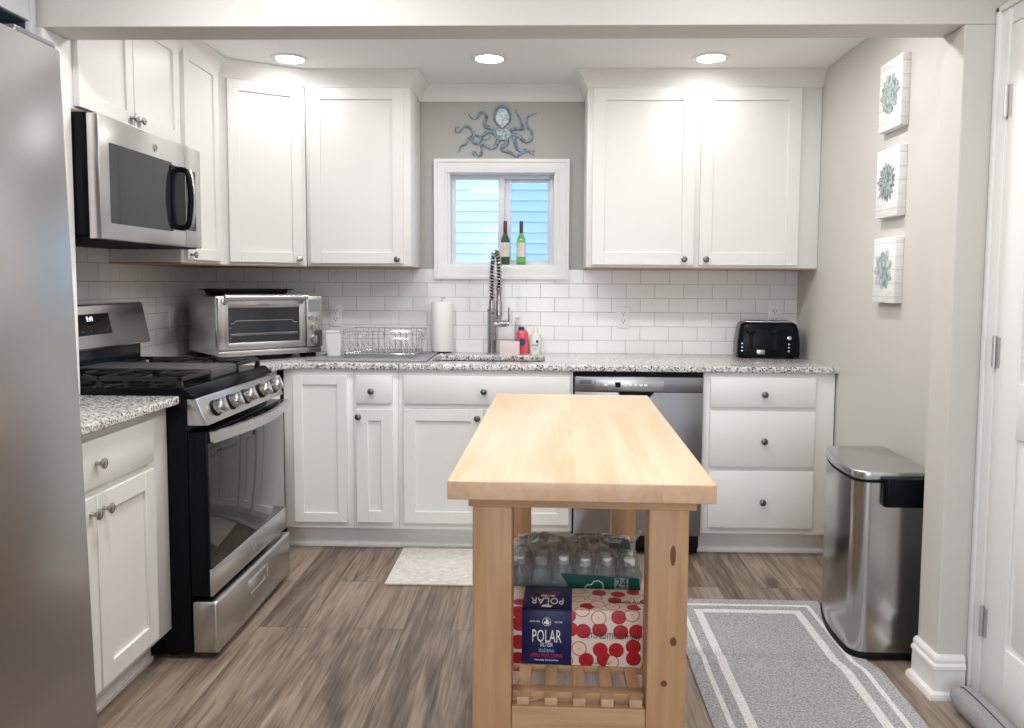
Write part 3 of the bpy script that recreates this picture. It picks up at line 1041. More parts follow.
# ------------------------------------------------------------------ worktops and sink
def slab_with_hole(outer, hole, z0, z1):
    t = bmesh.new()
    def loop(pts):
        vs = [t.verts.new((x, y, z0)) for x, y in pts]
        return [t.edges.new((vs[i], vs[(i + 1) % len(vs)])) for i in range(len(vs))]
    es = loop(outer)
    if hole:
        es += loop(hole)
    bmesh.ops.triangle_fill(t, use_beauty=True, use_dissolve=False, edges=es)
    g = bmesh.ops.extrude_face_region(t, geom=t.faces[:])
    bmesh.ops.translate(t, vec=(0, 0, z1 - z0), verts=[v for v in g['geom'] if isinstance(v, bmesh.types.BMVert)])
    bmesh.ops.recalc_face_normals(t, faces=t.faces)
    es = [e for e in t.edges if len(e.link_faces) == 2 and e.calc_face_angle() > 1.2 and abs(e.verts[0].co.z - e.verts[1].co.z) < 1e-5]
    bmesh.ops.bevel(t, geom=es, offset=0.005, segments=3, profile=0.5, affect='EDGES', clamp_overlap=True)
    return t


ol = [(XL + 0.010, YB - 0.009), (XL + 0.010, 3.286), (-1.238, 3.286)]
rr_ = 0.07
for i in range(9):
    a = R(180 - 90 * i / 8)
    ol.append((-1.238 + rr_ + rr_ * math.cos(a), 3.585 - rr_ + rr_ * math.sin(a)))
ol += [(1.3635, 3.585), (1.3635, YB - 0.009)]
SX0, SX1, SY0, SY1 = -0.560, 0.000, 3.725, 4.035
b = B()
b._merge(slab_with_hole(ol, rrect(SX0, SX1, SY0, SY1, 0.045), CB + 0.0005, CT))
wt = b.build('worktop', M['granite'], None)
tag(wt, 'long L-shaped speckled granite worktop running under the window', 'worktop')
b = B()
b._merge(slab_with_hole([(XL + 0.001, 1.655), (-1.220, 1.655), (-1.220, 2.519), (XL + 0.001, 2.519)], None, CB + 0.0005, CT))
wt2 = b.build('worktop', M['granite'], None)
tag(wt2, 'short speckled granite worktop between fridge and stove', 'worktop')

root = thing('sink', 'stainless steel undermount sink set in the granite worktop', 'sink', ((SX0 + SX1) / 2, (SY0 + SY1) / 2, 0.67))
b = B()
x0, x1, y0, y1 = SX0 - 0.008, SX1 + 0.008, SY0 - 0.008, SY1 + 0.008
b.box(x0 - 0.012, x0, y0 - 0.012, y1 + 0.012, 0.68, 0.8845).box(x1, x1 + 0.012, y0 - 0.012, y1 + 0.012, 0.68, 0.8845)
b.box(x0, x1, y0 - 0.012, y0, 0.68, 0.8845).box(x0, x1, y1, y1 + 0.012, 0.68, 0.8845).box(x0, x1, y0, y1, 0.68, 0.692)
b.build('basin', M['steel_x'], root)
B().lathe([(0.0, 0), (0.045, 0), (0.045, 0.004), (0.03, 0.003), (0.0, 0.002)], ((x0 + x1) / 2, (y0 + y1) / 2, 0.692), n=20).build('drain', M['chrome'], root)

# ------------------------------------------------------------------ fridge
FXF, FY1, FY0, FZ = -0.986, 1.640, 0.730, 1.770
root = thing('fridge', 'large brushed stainless steel fridge at the left edge of the room', 'fridge', ((XL + FXF) / 2, FY1, 0), world=False)
# local: x towards the room, y along the wall; the fridge leans back a touch on its front feet
root.rotation_euler = (0, R(-1.3), 0)
fx = FXF - root.location.x
B().box(XL - root.location.x + 0.075, fx - 0.075, FY0 - FY1 + 0.006, -0.006, 0.03, FZ - 0.012, 0.006).build('body', M['steel_dark'], root)
for y0, y1, nm in ((-0.452, 0.0, 'door'), (FY0 - FY1, -0.458, 'door')):
    b = B()
    pts = rrect(fx - 0.068, fx, y0, y1, 0.014, 4)
    # slightly bowed front
    pts = [(px + (0.012 * (1 - ((py - (y0 + y1) / 2) / ((y1 - y0) / 2)) ** 2) if px > fx - 0.02 else 0), py) for px, py in pts]
    b.prism(pts, 0.06, FZ, 0.003)
    d = b.build(nm, M['fridge'], root)
    hy = y0 + 0.045 if nm == 'door' and y1 == 0.0 else y1 - 0.045
    h = B()
    h.tube([(fx + 0.008, hy, 0.62), (fx + 0.052, hy, 0.66), (fx + 0.056, hy, 1.05), (fx + 0.052, hy, 1.46), (fx + 0.008, hy, 1.50)], 0.011, 10)
    h.build('handle', M['steel_y'], d)
B().box(fx - 0.15, fx - 0.010, -0.130, -0.003, FZ + 0.0005, FZ + 0.018, 0.006).build('hinge_cover', M['steel_dark'], root)
B().box(fx - 0.30, fx - 0.09, FY0 - FY1 + 0.05, -0.05, 0.0, 0.032).build('kick_plate', M['blackm'], root)

# ------------------------------------------------------------------ stove
SY_0, SY_1 = 2.526, 3.280
SXF = -1.130
root = thing('gas_range', 'stainless and black gas stove with five knobs left of the corner', 'stove', (-1.5, (SY_0 + SY_1) / 2, 0))
B().box(XL + 0.02, -1.200, SY_0, SY_1, 0.025, 0.905, 0.003).build('body', M['black'], root)
for fx_, fy_ in ((-1.28, SY_0 + 0.05), (-1.28, SY_1 - 0.05), (-1.8, SY_0 + 0.05), (-1.8, SY_1 - 0.05)):
    B().lathe([(0.02, 0.0), (0.02, 0.02), (0.012, 0.026)], (fx_, fy_, 0.0), n=12).build('foot', M['blackm'], root)
# cooktop pan
b = B()
b.prism([(-1.835, 0.9055), (-1.172, 0.9055), (-1.205, 0.936), (-1.835, 0.936)], SY_0 + 0.001, SY_1 - 0.001, 0.004, plane='xz')
ck = b.build('cooktop', M['black'], root)
for bx_, by_, br_ in ((-1.36, 2.665, 0.045), (-1.66, 2.665, 0.036), (-1.36, 3.14, 0.040), (-1.66, 3.14, 0.032)):
    b = B()
    b.lathe([(0.0, 0.0), (br_ + 0.015, 0.0), (br_ + 0.012, 0.006), (br_, 0.008), (br_, 0.014), (br_ - 0.006, 0.018), (0.0, 0.018)], (bx_, by_, 0.9362), n=24)
    b.build('burner_cap', M['blackm'], ck)
def grate(y0, y1):
    b = B()
    x0, x1 = -1.790, -1.225
    za, zb = 0.958, 0.972
    s = 0.006
    for yy in (y0 + s, y1 - s):
        b.box(x0, x1, yy - s, yy + s, za, zb, 0.002)
    for xx in (x0 + s, x1 - s, (x0 + x1) / 2):
        b.box(xx - s, xx + s, y0, y1, za, zb, 0.002)
    for cx in (x0 + 0.145, x1 - 0.145):
        cy = (y0 + y1) / 2
        for dx_, dy_ in ((1, 0), (-1, 0), (0, 1), (0, -1)):
            ex = cx + dx_ * 0.134
            ey = cy + dy_ * ((y1 - y0) / 2 - 0.006)
            b.tube([(cx + dx_ * 0.028, cy + dy_ * 0.028, 0.967), (ex, ey, 0.965)], [0.0055, 0.006], 6)
        for sx_, sy_ in ((1, 1), (1, -1), (-1, 1), (-1, -1)):
            b.tube([(cx + sx_ * 0.035, cy + sy_ * 0.035, 0.967), (cx + sx_ * 0.134, cy + sy_ * ((y1 - y0) / 2 - 0.01), 0.965)], 0.005, 6)
    for xx in [x0 + s + k * (x1 - x0 - 2 * s) / 6 for k in range(7)]:
        for yy in (y0 + s, y1 - s):
            b.prism([(xx - 0.011, 0.9362), (xx + 0.011, 0.9362), (xx + 0.006, 0.960), (xx - 0.006, 0.960)], yy - s, yy + s, plane='xz')
    return b
grate(SY_0 + 0.020, 2.782).build('grate', M['iron'], root)
grate(3.024, SY_1 - 0.020).build('grate', M['iron'], root)
b = B()
b.box(-1.790, -1.225, 2.787, 3.019, 0.9365, 0.970, 0.004).box(-1.775, -1.240, 2.800, 3.006, 0.970, 0.973, 0.001)
b.build('griddle', M['griddle'], root)
# control panel with end caps and knobs
b = B()
b.prism([(-1.199, 0.812), (-1.128, 0.812), (-1.166, 0.902), (-1.199, 0.902)], SY_0 + 0.002, SY_1 - 0.002, 0.004, plane='xz')
cp = b.build('control_panel', M['steel_y'], root)
kdir = Vector((0.090, 0, 0.038)).normalized()
for ky in (2.628, 2.765, 2.900, 3.060, 3.195):
    c = Vector((-1.1465, ky, 0.856))
    B().lathe([(0.0, 0), (0.029, 0.0), (0.030, 0.006), (0.027, 0.009), (0.0, 0.009)], c, kdir, 22).build('knob_bezel', M['blackm'], root)
    kb = B()
    kb.lathe([(0.0, 0.0), (0.026, 0.0), (0.0255, 0.024), (0.021, 0.030), (0.0, 0.031)], c + kdir * 0.0092, kdir, 22)
    q = Vector((0, 0, 1)).rotation_difference(kdir).to_matrix().to_4x4()
    kb.box(-0.024, 0.024, -0.0065, 0.0065, 0.026, 0.048, 0.003, rot=Matrix.Translation(c) @ q)
    kb.build('knob', M['nickel'], root)
# oven door
b = B()
b.box(-1.199, SXF - 0.004, SY_0 + 0.003, SY_1 - 0.003, 0.222, 0.790, 0.004)
od = b.build('oven_door', M['black'], root)
B().box(SXF - 0.0045, SXF + 0.001, SY_0 + 0.006, SY_1 - 0.006, 0.318, 0.752, 0.001).build('door_glass', M['dglass'], od)
b = B().box(SXF - 0.0045, SXF + 0.004, SY_0 + 0.004, SY_1 - 0.004, 0.222, 0.317, 0.002)
b.build('lower_trim', M['steel_y'], od)
b = B()
b.tube([(SXF + 0.004, 2.902 + 0.016 * math.cos(a), 0.268 + 0.016 * math.sin(a)) for a in [i * math.pi / 10 for i in range(20)]], 0.0013, 6, closed=True)
b.tube([(SXF + 0.0045, 2.896, 0.262), (SXF + 0.0045, 2.898, 0.274), (SXF + 0.0045, 2.904, 0.270), (SXF + 0.0045, 2.900, 0.264), (SXF + 0.0045, 2.908, 0.262)], 0.0011, 6)
b.build('round_emblem', M['greyink'], od)
# bowed handle
hb = bmesh.new()
rings = []
for i in range(25):
    t_ = i / 24
    yy = SY_0 + 0.012 + t_ * (SY_1 - SY_0 - 0.024)
    xx = SXF + 0.026 + 0.040 * math.sin(math.pi * t_)
    rings.append([hb.verts.new(p) for p in ((xx - 0.012, yy, 0.752), (xx, yy, 0.754), (xx + 0.002, yy, 0.772), (xx, yy, 0.790), (xx - 0.012, yy, 0.792))])
for a, c in zip(rings, rings[1:]):
    for j in range(5):
        hb.faces.new((a[j], a[(j + 1) % 5], c[(j + 1) % 5], c[j]))
hb.faces.new(rings[0]); hb.faces.new(rings[-1])
bmesh.ops.recalc_face_normals(hb, faces=hb.faces)
b = B()
b._merge(hb)
b.box(SXF - 0.002, SXF + 0.024, SY_0 + 0.014, SY_0 + 0.036, 0.754, 0.790, 0.003).box(SXF - 0.002, SXF + 0.024, SY_1 - 0.036, SY_1 - 0.014, 0.754, 0.790, 0.003)
b.build('door_handle', M['steel_y'], od)
# vent slots seen under the panel
for k in range(5):
    y0 = SY_0 + 0.10 + k * 0.12
    B().box(SXF - 0.0045, SXF - 0.002, y0, y0 + 0.08, 0.768, 0.776).build('vent_slot', M['blackm'], od)
# storage drawer
b = B()
b.box(-1.199, -1.109, SY_0 + 0.002, SY_1 - 0.002, 0.022, 0.205, 0.010, 3)
sd = b.build('storage_drawer', M['steel_y'], root)
b = B()
b.box(-1.1095, -1.1060, 2.815, 2.990, 0.118, 0.160, 0.001).box(-1.1095, -1.1045, 2.808, 2.815, 0.112, 0.166, 0.001).box(-1.1095, -1.1045, 2.990, 2.997, 0.112, 0.166, 0.001)
b.box(-1.1095, -1.1025, 2.808, 2.997, 0.160, 0.168, 0.002).box(-1.1095, -1.1045, 2.808, 2.997, 0.110, 0.118, 0.001)
b.build('drawer_pull', M['chrome'], sd)
# backguard
b = B()
b.prism([(-1.850, 1.205), (-1.745, 1.206), (-1.738, 1.200), (-1.706, 1.042), (-1.710, 1.034), (-1.850, 1.034)], SY_0 + 0.002, SY_1 - 0.002, 0.002, plane='xz')
bgd = b.build('backguard', M['steel_y'], root)
B().box(-1.860, -1.744, SY_0 + 0.012, SY_1 - 0.012, 0.9365, 1.034, 0.002).build('riser', M['navyglass'], root)
sl = Vector((-1.738 + 1.706, 0, 1.200 - 1.042)).normalized()       # up the slope
nn = Vector((sl.z, 0, -sl.x)).normalized()                         # out of the slope
def slope_m(y, s, off=0.0):
    """x along room y, y up the slope, z outwards"""
    o = Vector((-1.706, y, 1.042)) + sl * s + nn * off
    return Matrix(((0, sl.x, nn.x, o.x), (1, 0, 0, o.y), (0, sl.z, nn.z, o.z), (0, 0, 0, 1)))
b = B(slope_m(2.868, 0.085, 0.0))
b.box(-0.135, 0.135, -0.036, 0.045, -0.001, 0.0015)
dp = b.build('display_panel', M['dglass'], bgd)
b = B()
b.text('5:41', 0.026, slope_m(2.872, 0.110, 0.0018), squeeze=1.0)
b.build('clock_digits', M['display'], dp)
for k in range(5):
    B().text('o', 0.010, slope_m(2.760 + k * 0.052, 0.065, 0.0018)).build('panel_mark', M['greyink'], dp)
for yy in (2.755, 2.795, 2.945, 2.985):
    B().text('-', 0.014, slope_m(yy, 0.110, 0.0018)).build('panel_mark', M['greyink'], dp)

# ------------------------------------------------------------------ microwave
MXF = -1.473
root = thing('microwave', 'stainless over-the-stove microwave with black handle under the wall cupboards', 'microwave', (-1.68, 2.9, 1.43))
my0, my1, mz0, mz1 = 2.533, 3.285, 1.432, 1.852
B().box(XL + 0.010, MXF - 0.042, my0, my1, mz0 + 0.016, mz1, 0.003).build('case', M['black'], root)
b = B()
b.box(XL + 0.02, MXF - 0.02, my0 + 0.01, my1 - 0.01, mz0, mz0 + 0.0155, 0.003)
for k in range(7):
    b.box(-1.80 + k * 0.035, -1.785 + k * 0.035, my0 + 0.06, my1 - 0.06, mz0 - 0.003, mz0 + 0.001)
b.build('vent_grille', M['blackm'], root)
b = B()
b.box(MXF - 0.0415, MXF, my0, 3.142, mz0 + 0.004, mz1 - 0.003, 0.005)
md = b.build('door', M['steel_y'], root)
b = B()
b.prism(rrect(my0 + 0.060, 3.030, 1.492, 1.762, 0.006), MXF - 0.002, MXF + 0.0012, plane='yz')
b.build('door_window', M['mwglass'], md)
b = B()
hy = 3.075
b.prism(rrect(hy - 0.062, hy + 0.055, 1.500, 1.752, 0.010), MXF - 0.001, MXF + 0.006, plane='yz')
b.build('handle_recess', M['black'], md)
b = B()
pts_ = [(MXF + 0.004, hy + 0.010, 1.510), (MXF + 0.034, hy + 0.012, 1.522), (MXF + 0.044, hy + 0.014, 1.58), (MXF + 0.047, hy + 0.014, 1.628), (MXF + 0.044, hy + 0.014, 1.676), (MXF + 0.034, hy + 0.012, 1.732), (MXF + 0.004, hy + 0.010, 1.744)]
b.tube(catmull(pts_, 5), 0.011, 10)
b.build('handle', M['black'], md)
pts2 = [(p[0] + 0.004, p[1] + 0.015, p[2]) for p in pts_]
b = B().tube(catmull(pts2, 5), 0.0105, 10)
b.build('handle_trim', M['steel_z'], md)
b = B()
b.tube([(MXF + 0.001, 2.905 + 0.013 * math.cos(a), 1.797 + 0.013 * math.sin(a)) for a in [i * math.pi / 10 for i in range(20)]], 0.0012, 6, closed=True)
b.tube([(MXF + 0.0012, 2.900, 1.792), (MXF + 0.0012, 2.902, 1.802), (MXF + 0.0012, 2.907, 1.800), (MXF + 0.0012, 2.903, 1.794), (MXF + 0.0012, 2.910, 1.791)], 0.001, 6)
b.build('round_emblem', M['greyink'], md)
b = B()
b.box(MXF - 0.0415, MXF, 3.145, my1, mz0 + 0.004, mz1 - 0.003, 0.005)
cpn = b.build('control_panel', M['steel_y'], root)
B().prism(rrect(3.150, 3.232, 1.505, 1.752, 0.006), MXF - 0.002, MXF + 0.0012, plane='yz').build('touch_pad', M['mwglass'], cpn)

# ------------------------------------------------------------------ dishwasher
root = thing('dishwasher', 'stainless dishwasher under the worktop between sink and drawers', 'dishwasher', (0.44, YF, 0))
dx0, dx1 = 0.1385, 0.7425
DYF = 3.588
B().box(dx0 + 0.004, dx1 - 0.004, YF + 0.004, 4.18, 0.04, 0.868).build('tub', M['blackm'], root)
B().box(dx0, dx1, YF - 0.001, YF + 0.003, 0.100, 0.8845).build('surround', M['blackm'], root)
b = B()
b.box(dx0 + 0.004, dx1 - 0.002, DYF, YF - 0.0015, 0.105, 0.790, 0.004)
b.build('door', M['steel_dw'], root)
b = B()
b.box(dx0 + 0.004, dx1 - 0.002, DYF - 0.004, YF - 0.0015, 0.792, 0.862, 0.004)
cpd = b.build('control_panel', M['steel_dark'], root)
b = B()
b.box(dx0 + 0.10, dx0 + 0.42, DYF - 0.0055, DYF - 0.0035, 0.799, 0.846, 0.001)
b.build('button_strip', M['steel_x'], cpd)
for zz in (0.842, 0.833):
    B().box(dx0 + 0.026, dx0 + 0.082, DYF - 0.0052, DYF - 0.0035, zz - 0.002, zz + 0.002).build('vent_slot', M['black'], cpd)
B().box(dx0 + 0.192, dx0 + 0.218, DYF - 0.0068, DYF - 0.005, 0.813, 0.838).build('display', M['black'], cpd)
for k, xx in enumerate((0.148, 0.240, 0.264, 0.288, 0.312, 0.334)):
    B().box(dx0 + xx - 0.008, dx0 + xx + 0.008, DYF - 0.0072, DYF - 0.005, 0.818, 0.830, 0.001).build('button', M['whiteink'], cpd)
# pocket handle below the panel
pk = [(-0.080, 0.0)] + [(0.080 * math.cos(R(a)), -0.034 * math.sin(R(a))) for a in range(180, -1, -12)][1:]
b = B()
b.prism([(0.428 + px, 0.790 + pz) for px, pz in pk], DYF - 0.0015, DYF + 0.002, plane='xz')
b.build('pocket_handle', M['black'], root)
b = B()
b.tube([(0.428 + 0.082 * math.cos(R(a)), DYF - 0.002, 0.789 - 0.035 * math.sin(R(a))) for a in range(180, -1, -10)], 0.003, 6)
b.build('pocket_rim', M['chrome'], root)
B().box(dx0, dx1, YF + 0.05, YF + 0.06, 0.002, 0.100).build('toe_panel', M['blackm'], root)

# ------------------------------------------------------------------ taps and things round the sink
root = thing('faucet', 'brushed nickel spring pull-down tap behind the sink', 'faucet', (-0.284, 4.118, CT))
b = B()
fx_, fy_ = -0.284, 4.118
b.lathe([(0.0, 0.0), (0.030, 0.0), (0.030, 0.006), (0.0235, 0.010), (0.0235, 0.225), (0.026, 0.230), (0.026, 0.240), (0.018, 0.246), (0.015, 0.290), (0.0, 0.292)], (fx_, fy_, CT), n=24)
b.build('body', M['faucet'], root)
arch = [(fx_, fy_, 1.20), (fx_, fy_, 1.30), (fx_ + 0.001, fy_ - 0.001, 1.385), (fx_ + 0.006, fy_ - 0.012, 1.424), (fx_ + 0.016, fy_ - 0.036, 1.452), (fx_ + 0.028, fy_ - 0.066, 1.453), (fx_ + 0.038, fy_ - 0.092, 1.425), (fx_ + 0.043, fy_ - 0.104, 1.380), (fx_ + 0.044, fy_ - 0.108, 1.33), (fx_ + 0.044, fy_ - 0.108, 1.27)]
ap = catmull(arch, 10)
B().tube(ap, 0.0075, 8).build('hose', M['blackm'], root)
# spring: helix round the arch
hp = []
L = [0.0]
for a, c in zip(ap, ap[1:]):
    L.append(L[-1] + (c - a).length)
turns = L[-1] / 0.0165
steps = int(turns * 10)
sideref = Vector((1, 0.4, 0)).normalized()
for i in range(steps + 1):
    s = L[-1] * i / steps
    j = 0
    while j < len(L) - 2 and L[j + 1] < s:
        j += 1
    f = (s - L[j]) / max(1e-9, L[j + 1] - L[j])
    p = ap[j].lerp(ap[j + 1], f)
    d = (ap[j + 1] - ap[j]).normalized()
    e1 = (sideref - d * sideref.dot(d)).normalized()
    e2 = d.cross(e1)
    an = 2 * math.pi * turns * i / steps
    hp.append(p + (e1 * math.cos(an) + e2 * math.sin(an)) * 0.0125)
B().tube(hp, 0.0042, 6).build('spring', M['faucet'], root)
b = B()
hx, hy_ = fx_ + 0.044, fy_ - 0.108
b.lathe([(0.0, 0.0), (0.014, 0.0), (0.0165, 0.008), (0.0165, 0.085), (0.013, 0.100), (0.0135, 0.150), (0.016, 0.155), (0.016, 0.166), (0.0, 0.168)], (hx, hy_, 1.105), n=20)
b.build('spray_head', M['faucet'], root)
b = B()
b.tube([(fx_ + 0.002, fy_ - 0.01, 1.135), (hx - 0.002, hy_ + 0.012, 1.135)], 0.006, 8)
b.lathe([(0.020, 0.0), (0.020, 0.012), (0.0175, 0.012), (0.0175, 0.0)], (hx, hy_, 1.129), n=20)
b.build('docking_arm', M['faucet'], root)
b = B()
b.lathe([(0.0, 0.0), (0.0175, 0.0), (0.0175, 0.062), (0.013, 0.070), (0.013, 0.078), (0.0, 0.080)], (fx_ + 0.015, fy_, 1.078), (1, 0, 0), 18)
b.tube([(fx_ + 0.088, fy_, 1.075), (fx_ + 0.092, fy_ - 0.002, 1.10), (fx_ + 0.090, fy_ - 0.006, 1.165)], [0.0065, 0.005, 0.004], 8)
b.build('lever', M['faucet'], root)

root = thing('soap_bottle', 'red dish soap bottle with dark blue cap behind the sink', 'bottle', (-0.122, 4.165, CT))
b = B()
b.lathe([(0.0, 0.0), (0.034, 0.0), (0.038, 0.006), (0.038, 0.060), (0.030, 0.085), (0.034, 0.105), (0.028, 0.122), (0.016, 0.130), (0.0, 0.131)], (-0.122, 4.165, CT), n=24, squash=0.62)
b.build('body', M['redsoap'], root)
B().lathe([(0.0, 0.0), (0.017, 0.0), (0.016, 0.012), (0.008, 0.016), (0.0, 0.018)], (-0.126, 4.165, CT + 0.1305), n=16).build('cap', M['bluecap'], root)
b = B()
b.prism([(-0.140 + 0.036 * x, 0.952 + 0.05 * z) for x, z in ((0.1, 0.3), (0.6, 0.0), (1.0, 0.4), (0.95, 0.8), (0.4, 1.0), (0.0, 0.7))], 4.1395, 4.1440, plane='xz')
b.build('label', M['bluecap'], root)
root = thing('soap_pump', 'clear hand soap pump bottle behind the red dish soap', 'bottle', (-0.136, 4.198, CT))
root.location = (-0.150, 4.196, CT)
WORLD[root.name] = False
b = B()
b.lathe([(0.0, 0.0), (0.0, 0.0005), (0.0145, 0.0005), (0.0150, 0.004), (0.0150, 0.140), (0.010, 0.155), (0.008, 0.160), (0.0, 0.160)], n=20)
b.build('body', M['clear'], root)
b = B()
b.lathe([(0.0095, 0.0), (0.0095, 0.014), (0.004, 0.016), (0.004, 0.034), (0.0, 0.034)], (0, 0, 0.1602), n=14)
b.box(-0.010, 0.022, -0.006, 0.006, 0.190, 0.200, 0.003)
b.build('pump_head', M['plastic'], root)

b = B()
root = thing('lotion_bottle', 'white squeeze bottle with black print right of the red soap', 'bottle', (-0.050, 4.160, CT))
b.lathe([(0.0, 0.0), (0.028, 0.0), (0.030, 0.004), (0.030, 0.095), (0.026, 0.108), (0.013, 0.114), (0.012, 0.128), (0.006, 0.148), (0.0, 0.150)], (-0.050, 4.160, CT), n=22)
b.build('body', M['plastic'], root)
b = B()
mm = Matrix(((1, 0, 0, 0), (0, 0, -1, 0), (0, 1, 0, 0), (0, 0, 0, 1)))
b.text('SOAP', 0.014, Matrix.Translation((-0.052, 4.1292, 0.962)) @ mm)
b.text('hand', 0.009, Matrix.Translation((-0.052, 4.1292, 0.944)) @ mm)
b.box(-0.046, -0.034, 4.1290, 4.1335, 0.976, 0.990)
b.build('print', M['blackink'], root)

root = thing('sponge_caddy', 'pale pink plastic sponge holder beside the tap', 'caddy', (-0.184, 4.105, CT))
b = B()
cx0_, cx1_, cy0_, cy1_ = -0.238, -0.134, 4.066, 4.120
b.box(cx0_, cx1_, cy0_, cy0_ + 0.003, CT, CT + 0.070, 0.001).box(cx0_, cx1_, cy1_ - 0.003, cy1_, CT, CT + 0.070, 0.001)
b.box(cx0_, cx0_ + 0.003, cy0_ + 0.003, cy1_ - 0.003, CT, CT + 0.070).box(cx1_ - 0.003, cx1_, cy0_ + 0.003, cy1_ - 0.003, CT, CT + 0.070).box(cx0_ + 0.003, cx1_ - 0.003, cy0_ + 0.003, cy1_ - 0.003, CT, CT + 0.004)
b.build('holder', M['pinkp'], root)
B().box(cx0_ + 0.006, cx1_ - 0.006, cy0_ + 0.010, cy1_ - 0.010, CT + 0.0042, CT + 0.064, 0.006).build('sponge', M['label'], root)

# two wine bottles on the window sill
def wine(x, label, glass):
    root = thing('wine_bottle', label, 'bottle', (x, YB + 0.036, WZ0 + 0.0122), group='wine bottles on the window sill', world=False)
    b = B()
    b.lathe([(0.0, 0.0), (0.024, 0.0), (0.0255, 0.004), (0.0255, 0.128), (0.022, 0.146), (0.012, 0.166), (0.0095, 0.176), (0.0095, 0.236), (0.0, 0.236)], n=24)
    b.build('glass', glass, root)
    B().lathe([(0.0104, 0.0), (0.0104, 0.062), (0.009, 0.066), (0.0, 0.066)], (0, 0, 0.174), n=20).build('capsule', M['capsule'], root)
    b = B()
    b.lathe([(0.0259, 0.0), (0.0259, 0.078), (0.0255, 0.078), (0.0255, 0.0)], (0, 0, 0.044), n=24)
    lb = b.build('label', M['label'], root)
    b = B()
    b.tube([(-0.009, -0.0262, 0.078), (-0.002, -0.0268, 0.098), (0.001, -0.0268, 0.082), (0.004, -0.0268, 0.092), (0.010, -0.0262, 0.084)], 0.0006, 5)
    b.build('label_script', M['greyink'], lb)
    return root
wine(-0.221, 'dark green wine bottle on the sill nearest the window mullion', M['wine_dark'])
wine(-0.133, 'bright green wine bottle on the sill in front of the right pane', M['wine_light'])

# paper towels on a stand
root = thing('paper_towel_stand', 'white paper towel roll upright on a metal stand near the sink', 'paper towel', (-0.556, 4.140, CT))
B().lathe([(0.0, 0.0), (0.066, 0.0), (0.066, 0.006), (0.010, 0.010), (0.005, 0.012), (0.005, 0.292), (0.0, 0.292)], (-0.556, 4.140, CT), n=28).build('stand', M['chrome'], root)
b = B()
b.lathe([(0.018, 0.0), (0.0575, 0.0), (0.059, 0.003), (0.059, 0.262), (0.0575, 0.265), (0.018, 0.265)], (-0.556, 4.140, CT + 0.0135), n=40)
b.build('roll', M['paper'], root)
B().tube([(-0.556, 4.14, CT + 0.290), (-0.562, 4.14, CT + 0.298), (-0.552, 4.14, CT + 0.303), (-0.540, 4.14, CT + 0.296)], 0.0035, 6).build('finial', M['chrome'], root)

# drying mat, rack and cup
b = B()
b.box(-1.150, -0.570, 3.665, 4.150, CT + 0.0003, CT + 0.009, 0.004)
o = b.build('drying_mat', M['drymat'])
tag(o, 'flat grey drying mat under the wire dish rack', 'mat')
root = thing('dish_rack', 'empty chrome wire dish rack on the grey drying mat', 'dish rack', (-0.82, 3.90, CT + 0.009))
b = B()
z0, z1 = CT + 0.030, CT + 0.142
rx0, rx1, ry0, ry1 = -1.010, -0.640, 3.760, 4.030
def ring(x0, x1, y0, y1, z, r):
    b.tube([(x, y, z) for x, y in rrect(x0, x1, y0, y1, 0.02, 3)], r, 6, closed=True)
ring(rx0, rx1 + 0.022, ry0 - 0.01, ry1 + 0.01, z1, 0.0028)
ring(rx0, rx1 + 0.012, ry0 - 0.005, ry1 + 0.005, z1 - 0.035, 0.0016)
ring(rx0 + 0.01, rx1, ry0, ry1, z0, 0.0026)
b.build('frame', M['chrome'], root)
b = B()
n_ = 13
for k in range(n_):
    xx = rx0 + 0.022 + k * (rx1 - rx0 - 0.030) / (n_ - 1)
    b.tube([(xx, ry0 - 0.010, z1), (xx, ry0, z0), (xx, ry1, z0), (xx, ry1 + 0.010, z1)], 0.0016, 5)
    b.tube([(xx, ry0 + 0.06, z0), (xx - 0.012, ry0 + 0.062, z0 + 0.045), (xx - 0.016, ry0 + 0.09, z0 + 0.05), (xx, ry0 + 0.12, z0)], 0.0014, 5)
for k in range(5):
    yy = ry0 + 0.03 + k * (ry1 - ry0 - 0.06) / 4
    b.tube([(rx1 + 0.022, yy, z1), (rx1, yy, z0), (rx0 + 0.01, yy, z0), (rx0, yy, z1)], 0.0016, 5)
b.build('wires', M['chrome'], root)
for xx in (rx0 + 0.03, rx1 - 0.02):
    for yy in (ry0 + 0.005, ry1 - 0.005):
        b = B()
        b.tube([(xx - 0.02, yy, z0), (xx - 0.012, yy, CT + 0.012), (xx + 0.012, yy, CT + 0.012), (xx + 0.02, yy, z0)], 0.0028, 6)
        b.build('foot', M['chrome'], root)
b = B()
t = bmesh.new()
def cup_ring(w, d, z, cx, cy):
    return [t.verts.new((x, y, z)) for x, y in rrect(cx - w / 2, cx + w / 2, cy - d / 2, cy + d / 2, 0.010, 3)]
ccx, ccy = -1.064, 3.870
ra = [cup_ring(0.066, 0.060, CT + 0.0092, ccx, ccy), cup_ring(0.090, 0.080, CT + 0.128, ccx, ccy), cup_ring(0.100, 0.090, CT + 0.130, ccx, ccy), cup_ring(0.100, 0.090, CT + 0.134, ccx, ccy), cup_ring(0.084, 0.074, CT + 0.134, ccx, ccy), cup_ring(0.060, 0.054, CT + 0.014, ccx, ccy)]
for a, c in zip(ra, ra[1:]):
    k = len(a)
    for j in range(k):
        t.faces.new((a[j], a[(j + 1) % k], c[(j + 1) % k], c[j]))
t.faces.new(ra[0]); t.faces.new(ra[-1])
bmesh.ops.recalc_face_normals(t, faces=t.faces)
b._merge(t)
o = b.build('utensil_cup', M['plastic'])
tag(o, 'white tapered utensil cup at the left end of the dish rack', 'cup')
b = B()

